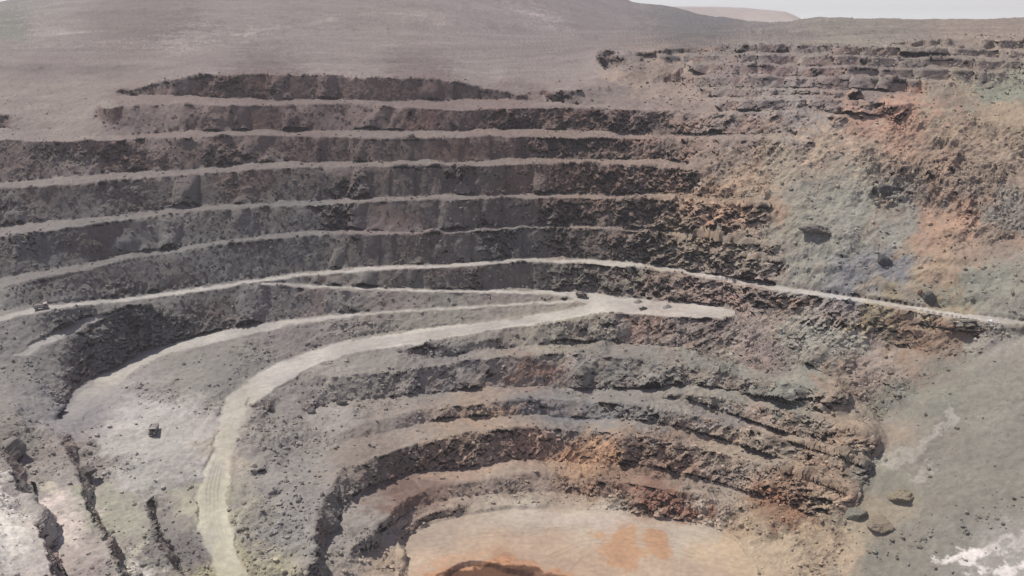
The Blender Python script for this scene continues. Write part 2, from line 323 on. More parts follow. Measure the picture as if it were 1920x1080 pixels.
def ridged(P, s, oct=3, seed=0):
    r = 0; a = 1; tot = 0
    for o in range(oct):
        r = r + a * (1 - 2 * np.abs(vnoise(P + o * 9.1, s, seed + o))); tot += a; a *= .5; s *= .5
    return r / tot
def cells(P, s, seed=0):
    """random value per fractured block and the distance to its joint"""
    q = P / s; f = np.floor(q).astype(np.int64)
    d1 = np.full(len(P), 9.); d2 = d1.copy(); v = np.zeros(len(P))
    for a in (-1, 0, 1):
        for b in (-1, 0, 1):
            for c in (-1, 0, 1):
                i, j, k = f[:, 0] + a, f[:, 1] + b, f[:, 2] + c
                dx = i + .1 + .8 * _h(i, j, k, seed) - q[:, 0]; dy = j + .1 + .8 * _h(i, j, k, seed + 1) - q[:, 1]; dz = k + .1 + .8 * _h(i, j, k, seed + 2) - q[:, 2]
                d = dx * dx + dy * dy + dz * dz
                m = d < d1
                d2 = np.where(m, d1, np.minimum(d2, d)); v = np.where(m, _h(i, j, k, seed + 3), v); d1 = np.where(m, d, d1)
    return v, np.sqrt(d2) - np.sqrt(d1)

# ------------------------------------------------------------------ masks
def poly(x, y, P):
    r = np.zeros(np.shape(x), bool); n = len(P)
    for i in range(n):
        (xa, ya), (xb, yb) = P[i], P[(i + 1) % n]
        if ya == yb: continue
        r ^= ((ya > y) != (yb > y)) & (x < (xb - xa) * (y - ya) / (yb - ya) + xa)
    return r
def pp(*a): return [(a[i], a[i + 1]) for i in range(0, len(a), 2)]
ROADS = [
    pp(-260, 657, 0, 589, 60, 576, 140, 568, 260, 556, 380, 538, 480, 524, 560, 513, 640, 505, 740, 498, 840, 495, 940, 488, 1000, 485, 1060, 486, 1180, 492, 1280, 505.5, 1400, 525.5, 1500, 542, 1600, 556, 1700, 572, 1800, 588, 1920, 601, 2180, 638,
       2180, 650, 1920, 611, 1800, 597.5, 1700, 580, 1600, 564, 1500, 550, 1400, 534, 1280, 512, 1200, 501, 1060, 492, 1000, 491, 940, 493, 840, 500, 740, 504, 640, 510, 560, 518, 480, 529, 380, 544, 260, 561, 140, 576, 60, 588, 0, 602, -260, 677),
    pp(490, 530, 560, 532, 640, 538, 740, 541, 850, 543, 1000, 544, 1075, 548, 1120, 550, 1180, 559, 1260, 567, 1350, 574, 1376, 583, 1376, 590, 1355, 597, 1290, 595, 1200, 587, 1130, 587,
       1070, 597, 980, 611, 900, 625, 800, 643, 700, 658, 640, 668, 580, 690, 520, 723, 470, 758, 445, 800, 436, 860, 428, 920, 426, 970, 440, 1020, 466, 1080, 500, 1160,
       440, 1160, 412, 1080, 385, 1020, 370, 970, 372, 920, 392, 860, 412, 800, 420, 744, 490, 696, 580, 657, 640, 642, 700, 630, 800, 617, 900, 605, 980, 594, 1060, 581, 1100, 572, 1075, 566,
       1040, 568, 900, 576, 760, 584, 640, 594, 560, 608, 480, 623, 400, 643, 335, 659, 270, 684, 205, 732, 150, 788, 118, 784, 150, 737, 205, 693, 270, 664, 340, 641, 400, 624, 480, 609, 560, 598, 640, 589, 760, 581, 900, 573, 1040, 565, 1075, 562, 1062, 556,
       1000, 550, 850, 547, 740, 545, 640, 542, 560, 536, 490, 533),
    pp(245, 578, 150, 602, 80, 637, 20, 668, 55, 668, 115, 633, 190, 597, 268, 573),
]
FLOORP = pp(775, 1160, 764, 1045, 760, 1014, 772, 1003, 808, 984, 866, 968, 960, 955, 1060, 954, 1150, 962, 1250, 976, 1330, 994, 1376, 1014, 1414, 1062, 1430, 1160)

# colour zones: (column, row, sRGB of the bare sunlit ground)
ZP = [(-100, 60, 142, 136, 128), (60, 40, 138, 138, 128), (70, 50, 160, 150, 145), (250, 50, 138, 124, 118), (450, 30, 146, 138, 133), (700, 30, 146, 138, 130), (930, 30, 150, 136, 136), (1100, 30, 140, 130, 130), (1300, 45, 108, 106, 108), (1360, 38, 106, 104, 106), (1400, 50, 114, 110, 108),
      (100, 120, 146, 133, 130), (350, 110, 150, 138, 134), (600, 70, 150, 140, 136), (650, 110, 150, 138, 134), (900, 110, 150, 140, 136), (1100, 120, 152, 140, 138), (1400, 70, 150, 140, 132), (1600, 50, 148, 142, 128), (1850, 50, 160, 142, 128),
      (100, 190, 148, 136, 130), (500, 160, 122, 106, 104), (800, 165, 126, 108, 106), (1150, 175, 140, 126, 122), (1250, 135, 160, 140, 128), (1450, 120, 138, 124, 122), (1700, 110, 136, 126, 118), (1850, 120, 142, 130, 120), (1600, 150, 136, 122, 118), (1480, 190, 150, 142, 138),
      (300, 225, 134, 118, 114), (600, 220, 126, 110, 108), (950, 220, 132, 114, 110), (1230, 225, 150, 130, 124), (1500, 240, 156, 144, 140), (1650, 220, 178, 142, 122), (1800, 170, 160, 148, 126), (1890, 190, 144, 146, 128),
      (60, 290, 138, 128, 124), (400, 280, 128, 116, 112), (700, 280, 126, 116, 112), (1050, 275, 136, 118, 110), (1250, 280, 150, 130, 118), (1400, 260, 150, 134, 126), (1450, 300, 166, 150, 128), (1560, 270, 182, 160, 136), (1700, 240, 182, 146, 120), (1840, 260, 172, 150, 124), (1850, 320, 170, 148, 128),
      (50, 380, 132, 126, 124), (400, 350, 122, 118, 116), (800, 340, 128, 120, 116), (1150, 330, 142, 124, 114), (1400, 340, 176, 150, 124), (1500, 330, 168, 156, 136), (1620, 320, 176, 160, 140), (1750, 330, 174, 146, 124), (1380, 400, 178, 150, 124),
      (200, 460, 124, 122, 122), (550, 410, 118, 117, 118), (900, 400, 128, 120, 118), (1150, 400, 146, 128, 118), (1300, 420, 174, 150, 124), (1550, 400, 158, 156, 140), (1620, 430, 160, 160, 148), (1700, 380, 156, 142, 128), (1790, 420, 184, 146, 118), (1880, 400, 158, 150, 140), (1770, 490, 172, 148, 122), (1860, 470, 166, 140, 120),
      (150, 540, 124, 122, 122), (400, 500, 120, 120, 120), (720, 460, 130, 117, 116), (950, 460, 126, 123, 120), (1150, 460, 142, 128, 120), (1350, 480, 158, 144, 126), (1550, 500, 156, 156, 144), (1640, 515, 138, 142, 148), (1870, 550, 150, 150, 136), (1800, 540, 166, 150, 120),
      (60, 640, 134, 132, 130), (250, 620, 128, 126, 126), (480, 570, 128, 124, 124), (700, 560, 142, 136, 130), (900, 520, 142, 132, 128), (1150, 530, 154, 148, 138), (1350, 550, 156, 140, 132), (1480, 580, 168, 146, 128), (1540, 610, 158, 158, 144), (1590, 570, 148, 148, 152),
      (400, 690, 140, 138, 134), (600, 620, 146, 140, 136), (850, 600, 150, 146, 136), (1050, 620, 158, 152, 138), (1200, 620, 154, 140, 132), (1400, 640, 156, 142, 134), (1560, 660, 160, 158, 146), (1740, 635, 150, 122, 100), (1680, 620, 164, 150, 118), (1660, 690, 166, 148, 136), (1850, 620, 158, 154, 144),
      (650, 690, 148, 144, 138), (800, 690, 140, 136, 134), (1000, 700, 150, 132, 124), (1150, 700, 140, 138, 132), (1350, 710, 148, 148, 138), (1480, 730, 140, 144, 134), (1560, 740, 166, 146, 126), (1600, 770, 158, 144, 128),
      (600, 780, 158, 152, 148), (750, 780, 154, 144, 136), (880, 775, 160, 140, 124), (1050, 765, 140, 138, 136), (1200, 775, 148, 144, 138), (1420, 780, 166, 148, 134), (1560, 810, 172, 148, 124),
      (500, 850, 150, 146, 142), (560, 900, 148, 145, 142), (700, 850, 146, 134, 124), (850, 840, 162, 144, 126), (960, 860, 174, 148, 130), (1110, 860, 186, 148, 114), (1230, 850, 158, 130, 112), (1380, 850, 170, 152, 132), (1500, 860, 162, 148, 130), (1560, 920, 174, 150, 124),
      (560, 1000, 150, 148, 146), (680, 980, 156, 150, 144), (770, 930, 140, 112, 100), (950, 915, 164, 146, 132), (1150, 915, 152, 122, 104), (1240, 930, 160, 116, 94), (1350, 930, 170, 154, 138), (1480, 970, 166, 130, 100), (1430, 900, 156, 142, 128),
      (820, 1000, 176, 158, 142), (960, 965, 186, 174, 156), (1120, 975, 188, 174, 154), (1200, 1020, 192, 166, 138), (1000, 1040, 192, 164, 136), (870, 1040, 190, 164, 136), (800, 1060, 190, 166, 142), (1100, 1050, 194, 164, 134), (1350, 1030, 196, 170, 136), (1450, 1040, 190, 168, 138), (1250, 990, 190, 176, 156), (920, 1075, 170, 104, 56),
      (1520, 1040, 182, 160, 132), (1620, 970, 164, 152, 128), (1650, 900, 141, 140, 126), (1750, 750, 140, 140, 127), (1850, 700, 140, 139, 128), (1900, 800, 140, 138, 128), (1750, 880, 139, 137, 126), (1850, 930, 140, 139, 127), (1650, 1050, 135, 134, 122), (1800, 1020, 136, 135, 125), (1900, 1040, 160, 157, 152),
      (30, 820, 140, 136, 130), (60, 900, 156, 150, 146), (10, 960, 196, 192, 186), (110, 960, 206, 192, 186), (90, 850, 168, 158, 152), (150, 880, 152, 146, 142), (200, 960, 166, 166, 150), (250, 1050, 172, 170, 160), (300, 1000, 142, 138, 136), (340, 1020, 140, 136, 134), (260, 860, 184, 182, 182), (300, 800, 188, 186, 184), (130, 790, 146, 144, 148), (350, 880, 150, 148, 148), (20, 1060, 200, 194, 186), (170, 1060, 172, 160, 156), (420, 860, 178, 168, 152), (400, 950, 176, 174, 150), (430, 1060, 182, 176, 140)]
# ellipses with a colour of their own: (cx, cy, rx, ry, tilt, sRGB, amount)
EL = [(1600, 440, 80, 110, 10, (158, 157, 144), .75), (1640, 515, 62, 38, 0, (134, 138, 148), .9), (1560, 610, 60, 55, 0, (158, 157, 146), .7), (1660, 215, 70, 20, -10, (196, 148, 122), .8), (1720, 240, 50, 22, 20, (200, 152, 122), .7),
      (1590, 265, 60, 18, -15, (200, 172, 144), .7), (1360, 400, 80, 26, 0, (190, 154, 126), .8), (1320, 380, 40, 40, 0, (186, 150, 122), .6), (1770, 470, 40, 60, -20, (186, 152, 118), .6), (1820, 425, 60, 24, 10, (194, 148, 120), .8), (1760, 400, 30, 80, 25, (186, 144, 116), .7),
      (1850, 545, 90, 14, 5, (144, 148, 134), .7), (1890, 195, 40, 30, 0, (142, 148, 128), .6), (1480, 570, 36, 22, 20, (190, 150, 118), .8), (1240, 245, 50, 10, 0, (178, 134, 114), .7), (1180, 140, 50, 14, 0, (176, 150, 130), .6),
      (1000, 690, 50, 22, 0, (168, 128, 104), .8), (1120, 855, 60, 26, 0, (200, 150, 104), .9), (860, 870, 80, 20, -5, (178, 144, 124), .7), (1250, 930, 70, 16, 10, (170, 112, 86), .8), (1480, 965, 40, 20, 30, (180, 126, 88), .7), (880, 780, 40, 18, -10, (180, 150, 122), .7),
      (1050, 765, 110, 16, 4, (128, 130, 136), .7), (1330, 800, 60, 24, 15, (134, 134, 138), .6), (1165, 1022, 50, 44, 6, (204, 146, 88), .8), (1060, 975, 130, 16, 2, (196, 180, 166), .7), (930, 1074, 120, 22, 0, (206, 142, 86), .85), (925, 1082, 84, 20, 0, (104, 66, 42), .95), (985, 1078, 50, 12, 0, (110, 72, 50), .8), (850, 1048, 50, 14, -10, (200, 148, 104), .6), (1560, 1010, 60, 30, 0, (190, 164, 130), .6), (1580, 885, 40, 26, 20, (186, 148, 118), .6),
      (110, 970, 34, 54, -14, (224, 208, 200), .95), (0, 980, 36, 110, -8, (226, 222, 214), .95), (85, 915, 26, 14, 0, (214, 206, 180), .8), (270, 1060, 26, 36, -20, (214, 212, 202), .9), (250, 1020, 16, 24, 0, (204, 202, 178), .7), (200, 950, 40, 60, -30, (164, 166, 146), .8), (60, 1070, 50, 30, 0, (206, 196, 190), .7),
      (290, 850, 110, 70, -20, (180, 179, 174), .8), (1830, 1045, 44, 17, -12, (226, 222, 218), 1), (1890, 1070, 70, 16, -28, (222, 218, 214), .95), (1920, 1010, 70, 12, -28, (196, 192, 188), .7), (1755, 795, 12, 44, 35, (178, 176, 168), .7), (1690, 850, 14, 60, 55, (174, 170, 160), .6), (1745, 880, 14, 40, 50, (176, 172, 162), .6),
      (70, 45, 60, 22, 20, (166, 154, 150), .6), (20, 45, 30, 36, 0, (122, 128, 112), .7), (400, 68, 110, 7, -4, (172, 160, 156), .8), (320, 85, 90, 5, 0, (178, 166, 162), .7), (560, 42, 90, 10, -6, (164, 152, 148), .7), (800, 32, 60, 8, 0, (168, 152, 146), .6), (1010, 30, 60, 7, 28, (176, 166, 160), .8), (340, 40, 60, 20, 0, (122, 110, 108), .6),
      (1220, 12, 40, 6, 25, (152, 138, 132), .5), (1800, 48, 160, 8, 0, (170, 148, 132), .6)]
def s2l(c):
    c = np.asarray(c, float) / 255
    return np.where(c < .04045, c / 12.92, ((c + .055) / 1.055) ** 2.4)
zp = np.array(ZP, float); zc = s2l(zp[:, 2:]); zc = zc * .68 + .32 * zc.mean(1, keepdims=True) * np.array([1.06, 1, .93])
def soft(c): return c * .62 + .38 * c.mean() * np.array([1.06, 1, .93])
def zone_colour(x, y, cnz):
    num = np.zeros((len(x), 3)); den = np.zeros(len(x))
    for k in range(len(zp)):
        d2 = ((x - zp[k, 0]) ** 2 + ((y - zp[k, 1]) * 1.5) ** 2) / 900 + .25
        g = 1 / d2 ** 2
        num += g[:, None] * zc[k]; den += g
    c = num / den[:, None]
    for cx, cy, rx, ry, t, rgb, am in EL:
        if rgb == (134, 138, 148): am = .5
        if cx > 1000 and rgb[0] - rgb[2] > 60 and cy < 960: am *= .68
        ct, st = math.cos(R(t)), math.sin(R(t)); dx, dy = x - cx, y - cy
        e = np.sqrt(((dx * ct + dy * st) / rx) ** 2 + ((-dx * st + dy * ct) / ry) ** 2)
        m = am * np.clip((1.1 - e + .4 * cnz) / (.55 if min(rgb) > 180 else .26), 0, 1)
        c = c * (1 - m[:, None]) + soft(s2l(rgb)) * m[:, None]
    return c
ALB = np.array([.658, .655, .638])        # zone colours to albedo

# ------------------------------------------------------------------ build the terrain surface
NX, NY = 1500, 860
xs = np.linspace(-240, 2160, NX)
rid = np.interp(xs, [p[0] for p in RIDGE], [p[1] for p in RIDGE])
v = np.linspace(0, 1, NY)
GX = np.repeat(xs[None, :], NY, 0); GY = rid[None, :] + v[:, None] * (1160 - rid[None, :])
w = wat(GX, GY); D = 1 / w
rx, ry, rz = ray(GX, GY)
hor = np.sqrt(rx * rx + ry * ry); rr = D * hor
for j in range(NY - 2, -1, -1): rr[j] = np.maximum(rr[j], rr[j + 1] * 1.0003)
D = rr / hor
P = np.stack([rx * D, ry * D, rz * D], -1)
def normals(P):
    du = np.gradient(P, axis=1); dv = np.gradient(P, axis=0)
    n = np.cross(dv, du); n /= np.linalg.norm(n, axis=-1, keepdims=True) + 1e-9
    n *= np.sign(n[..., 2:3] + 1e-9)
    return n
N = normals(P)
def blur(a, n):
    for _ in range(n):
        p = np.pad(a, 1, mode='edge'); a = (p[:-2, 1:-1] + p[2:, 1:-1] + p[1:-1, :-2] + p[1:-1, 2:] + a) / 5
    return a
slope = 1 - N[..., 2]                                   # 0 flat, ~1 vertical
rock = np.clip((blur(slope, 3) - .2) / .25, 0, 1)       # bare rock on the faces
road = np.zeros((NY, NX), bool)
_p0 = P.reshape(-1, 3); _rx = GX + (fbm(_p0, 9, 4, 301, .65) * 9).reshape(NY, NX); _ry = GY + (np.clip(fbm(_p0, 9, 4, 305, .65), -1, 1) * 3.6 * np.where(GX.ravel() > 1280, .4, 1)).reshape(NY, NX)
for q in ROADS: road |= poly(_rx, _ry, q)
floor = poly(GX, GY, FLOORP)
pl = P.reshape(-1, 3)
far = np.clip((D - 620) / 300, 0, 1).ravel()
wide = np.clip(blur((road | floor).astype(float), 50) * 3.5, 0, 1).ravel()
# fields in world space
wx = fbm(pl, 22, 3, 5); wy = fbm(pl, 22, 3, 9)
smooth = np.clip(blur((road | floor).astype(float), 3) * 3, 0, 1).ravel()
talus = np.clip((GX - np.interp(GY, [600, 630, 700, 780, 860, 950, 1080, 1170], [2100, 1905, 1770, 1660, 1640, 1610, 1575, 1550])) / 40 + .6, 0, 1).ravel()
rk = rock.ravel()
right = np.clip((GX.ravel() - 1080) / 250, 0, 1)
deb = np.clip(1 - rk, 0, 1)
lump = np.clip(fbm(pl, 38, 3, 21) * 1.2 + .5, 0, 1)      # where loose ground breaks up into outcrop
outcrop = np.clip((fbm(pl, 30, 4, 33) - .04) * 3, 0, 1) * np.clip((right + (GY.ravel() > 600) * .7), 0, 1) * deb * (1 - talus) * (1 - smooth)
Z0 = P[..., 2]; cv = Z0 - blur(Z0, 26)
crest = (np.clip((blur(cv, 1) - .25) / .9, 0, 1) * np.clip((D < 640) * 1.0, 0, 1)).ravel() * (1 - smooth) * (1 - .8 * talus)
left = 1 - np.clip((GX.ravel() - 980) / 240, 0, 1); left = left * np.clip((640 - GY.ravel()) / 60, 0, 1)
sm_face = left * np.clip(.95 + fbm(pl, 30, 3, 141) * 1.1, 0, 1) * (1 - crest)
amp = (rk * (.6 + .75 * lump) * (1 - .88 * sm_face) + outcrop * .8 + crest * .35 + .5 * right * np.clip((GY.ravel() - 215) / 30, 0, 1) * np.clip(.7 + fbm(pl, 34, 3, 161), 0, 1.3)) * (1 - smooth) * (1 - .95 * wide * (1 - rk)) * (1 - .8 * far) * (1 - .85 * talus)
# strata dipping to the left, seen as slanting ribs on the right-hand side
dip = np.stack([pl[:, 0] * .82 + pl[:, 2] * .57, pl[:, 1], (-pl[:, 0] * .57 + pl[:, 2] * .82) * 3.2], -1)
top_r = np.clip((215 - GY.ravel()) / 25, 0, 1) * np.clip((GX.ravel() - 1150) / 100, 0, 1)
amp = amp * (1 - .72 * np.clip((215 - GY.ravel()) / 25, 0, 1) * np.clip((GX.ravel() - 1150) / 100, 0, 1))
sel = np.where(amp > .02)[0]
disp = np.zeros(len(pl))
ps = pl[sel]; ds = dip[sel]; rs = right[sel]
cv1, ce1 = cells(ps + np.stack([wx[sel], wy[sel], wx[sel]], -1) * 2, 6.0, 3)
cv2, ce2 = cells(ps + np.stack([wx[sel], wy[sel], wy[sel]], -1), 2.6, 13)
st = ridged(ds, 15, 3, 41) * 1.3 + ridged(ds, 6, 2, 45) * .5
low = np.clip((GY.ravel()[sel] - 560) / 80, 0, 1); rs2 = np.maximum(rs, .6 * low)
cv3, ce3 = cells(ps + np.stack([wy[sel], wx[sel], wx[sel]], -1) * .6, 1.25, 23)
bl = fbm(ps, 26, 3, 51) * 2.4 + fbm(ps, 10, 4, 57, .62) * 3.4 + (cv1 - .5) * 2.4 + (cv2 - .5) * 1.8 + (cv3 - .5) * 1.0 + ridged(ps, 5, 3, 59) * .7
disp[sel] = amp[sel] * (bl * (1 - .5 * rs2) + st * (0.4 + 1.1 * rs2)) * (1 - .4 * low)
disp[sel] += (crest[sel] * (1 - far[sel]) * (1 - .8 * top_r[sel])) * (fbm(ps, 7, 3, 181, .6) * 1.7 - .5 + (cv2 - .5) * 1.3 + (cv3 - .5) * .8)
# faint ledges left across the debris slope on the right
tz = pl[:, 2] / 7.5 + fbm(pl, 45, 3, 185) * .8; fr_ = tz - np.floor(tz); tread = fr_ ** 3 * (fr_ * (fr_ * 6 - 15) + 10) - fr_
rw = right * (1 - top_r) * (1 - talus) * (1 - smooth) * (1 - far) * (1 - rk) * (1 - wide)
disp += rw * (tread * 4.2 * np.clip(.55 + fbm(pl, 40, 2, 189), 0, 1) + fbm(pl, 36, 3, 193) * 2.2)
loose = (1 - smooth) * (1 - rk)
disp += loose * (fbm(pl, 16, 4, 61) * .75 + fbm(pl, 3.2, 3, 67, .6) * .38) * (1 + .2 * far) * (1 - .45 * talus)
disp += loose * far * ridged(pl, 150, 4, 71) * np.clip((D.ravel() - 600) / 500, 0, 1) * 3.2
disp += loose * (1 - far) * (1 - talus) * np.clip(fbm(pl, 45, 2, 73), 0, 1) * 1.2
disp += smooth * fbm(pl, 6, 3, 77) * .10
# loose heaps lying along the toes
n3 = fbm(pl, 14, 3, 81)
toe = np.clip(blur(rock, 14) * 2.2, 0, 1).ravel() * deb * (1 - smooth)
disp += toe * np.clip(n3, 0, 1) * 2.2
spill = rk * np.clip(fbm(pl * np.array([1, 1, .3]), 16, 3, 91) - .22, 0, 1) * (1 - smooth) * (1 - far)
disp += spill * 6.0
P = P + N * disp.reshape(NY, NX, 1)
pl = P.reshape(-1, 3)

# colour attribute
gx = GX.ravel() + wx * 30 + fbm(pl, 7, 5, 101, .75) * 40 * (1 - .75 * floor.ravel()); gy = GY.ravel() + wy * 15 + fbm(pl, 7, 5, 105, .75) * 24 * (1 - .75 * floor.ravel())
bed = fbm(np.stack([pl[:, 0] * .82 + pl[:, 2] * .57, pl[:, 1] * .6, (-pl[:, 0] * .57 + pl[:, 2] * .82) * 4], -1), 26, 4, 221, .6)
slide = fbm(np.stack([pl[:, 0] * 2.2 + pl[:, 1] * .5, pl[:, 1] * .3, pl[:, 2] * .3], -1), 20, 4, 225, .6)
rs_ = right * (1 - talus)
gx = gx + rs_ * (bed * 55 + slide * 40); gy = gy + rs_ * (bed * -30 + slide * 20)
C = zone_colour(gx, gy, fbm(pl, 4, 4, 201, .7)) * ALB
roadc = s2l((206, 203, 197)) * ALB
rt = np.clip(blur(road.astype(float), 1), 0, 1).ravel()[:, None] * (.5 + .22 * fbm(pl, 18, 3, 311))[:, None].clip(.2, .75)
rt = rt * (1 - .9 * np.clip((GY.ravel() - 690) / 75, 0, 1) * (GX.ravel() < 330))[:, None]
yl = np.clip((GY.ravel() - 640) / 120, 0, 1)[:, None] * np.clip((520 - GX.ravel()) / 60, 0, 1)[:, None]
C = C * (1 - rt) + roadc * rt * (1 - yl * np.array([.03, .03, .14]))
# bare rock darker than bench dust, plus shade painted into the left wall's faces
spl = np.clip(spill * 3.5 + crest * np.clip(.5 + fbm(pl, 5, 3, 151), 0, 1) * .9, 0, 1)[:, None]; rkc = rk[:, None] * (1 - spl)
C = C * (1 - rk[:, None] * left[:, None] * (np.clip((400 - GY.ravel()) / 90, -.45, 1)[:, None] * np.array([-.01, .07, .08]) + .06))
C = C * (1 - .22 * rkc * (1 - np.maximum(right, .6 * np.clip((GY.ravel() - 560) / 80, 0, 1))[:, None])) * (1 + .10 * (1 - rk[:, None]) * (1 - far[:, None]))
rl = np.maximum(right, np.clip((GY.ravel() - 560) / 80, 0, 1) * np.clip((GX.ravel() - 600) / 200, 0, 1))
C = C * (1 + .2 * rk * rl * 1.4)[:, None]  # right and lower faces brightened in the colour to read as sunlit
# open ground: wash streaks and patches of paler and darker soil
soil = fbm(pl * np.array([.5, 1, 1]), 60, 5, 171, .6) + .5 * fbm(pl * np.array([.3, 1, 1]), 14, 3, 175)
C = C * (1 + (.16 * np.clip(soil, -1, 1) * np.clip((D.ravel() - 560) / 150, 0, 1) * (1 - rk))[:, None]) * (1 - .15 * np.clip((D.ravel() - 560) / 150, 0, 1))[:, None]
gxr, gyr = GX.ravel(), GY.ravel()
it, jl = xy(I_t), xy(J_l)
f1 = (gyr - np.interp(gxr, *it)) / (np.interp(gxr, *jl) - np.interp(gxr, *it))
ly = np.array([742, 800, 860, 920, 970, 1020, 1080, 1160.]); f2 = (gxr - np.interp(gyr, ly, [420, 412, 392, 372, 370, 385, 412, 440])) / (np.interp(gyr, ly, [470, 445, 436, 428, 426, 440, 466, 500]) - np.interp(gyr, ly, [420, 412, 392, 372, 370, 385, 412, 440]))
ff = np.where((gyr > 745) & (gxr < 520), f2, np.where((gxr > 560) & (gxr < 1110), f1, -1)); onr = ((ff > 0) & (ff < 1) & road.ravel()) * np.clip(.6 + fbm(pl, 25, 2, 321), 0, 1)
ffn = ff + fbm(pl, 30, 2, 325) * .06
rut = sum(np.exp(-((ffn - c0) / .035) ** 2) for c0 in (.3, .42, .55, .68)) * onr
C = C * (1 - .22 * rut[:, None]) * (1 + (onr * np.clip(np.abs(ffn - .5) * 2 - .55, 0, 1) * .5)[:, None] * np.array([1, 1, .75]))
berm = np.where((ff > .90) & (ff < 1.0), np.sin((ff - .90) / .1 * 3.14), 0) * np.clip(.75 + fbm(pl, 7, 3, 331), 0, 1.3) * (ff > 0) * (gyr < 760)
P = P + N * (.9 * berm).reshape(NY, NX, 1)
P = P - N * (.14 * rut).reshape(NY, NX, 1); pl = P.reshape(-1, 3)
TR = [((190, 84), (260, 80), (360, 88), 2.2), ((0, 94), (120, 91), (340, 92), 1.4), ((380, 74), (480, 62), (620, 40), 2.6), ((600, 40), (700, 28), (800, 31), 2), ((900, 14), (985, 24), (1050, 46), 2), ((60, 62), (140, 64), (230, 62), 2.4),
      ((1240, 62), (1340, 58), (1480, 52), 1.4), ((1480, 60), (1650, 48), (1880, 46), 1.6), ((700, 90), (850, 84), (1000, 92), 1.6)]
tn = fbm(pl, 24, 3, 211) * 2.5
ts = np.where(gyr < 112)[0]; tgx, tgy, tns = gxr[ts], gyr[ts] + tn[ts], np.clip(.6 + fbm(pl[ts], 20, 2, 215), 0, 1)
for t3 in TR:
    q0, q1, q2 = [np.array(a, float) for a in t3[:3]]; best = np.full(len(ts), 1e9)
    for u in np.linspace(0, 1, 60):
        b3 = (1 - u) ** 2 * q0 + 2 * u * (1 - u) * (2 * q1 - .5 * (q0 + q2)) + u * u * q2
        best = np.minimum(best, ((tgx - b3[0]) / 3) ** 2 + (tgy - b3[1]) ** 2)
    C[ts] *= (1 + .3 * np.clip(1.4 - np.sqrt(best) / t3[3], 0, 1) * tns)[:, None]
fs = np.where(floor.ravel())[0]; fx, fy, fn_ = gxr[fs], gyr[fs] + fbm(pl[fs], 12, 2, 231) * 2, np.clip(.55 + fbm(pl[fs], 9, 2, 235), 0, 1)
for q0, q1, q2 in (((1370, 1015), (1180, 985), (980, 1000)), ((1365, 1019), (1180, 990), (985, 1005)), ((980, 1000), (860, 1010), (800, 1070)), ((985, 1005), (868, 1016), (810, 1072)), ((1300, 1040), (1150, 1010), (1030, 1040)), ((1296, 1046), (1150, 1016), (1036, 1046)), ((1080, 965), (1110, 1010), (1060, 1075))):
    q0, q1, q2 = map(np.array, (q0, q1, q2)); best = np.full(len(fs), 1e9)
    for u in np.linspace(0, 1, 80):
        b3 = (1 - u) ** 2 * q0 + 2 * u * (1 - u) * (2 * q1 - .5 * (q0 + q2)) + u * u * q2
        best = np.minimum(best, ((fx - b3[0]) / 1.8) ** 2 + (fy - b3[1]) ** 2)
    C[fs] *= (1 - .17 * np.clip(1.5 - np.sqrt(best) / 1.1, 0, 1) * fn_)[:, None]
N2 = normals(P)
rockattr = np.clip(amp, 0, 1)

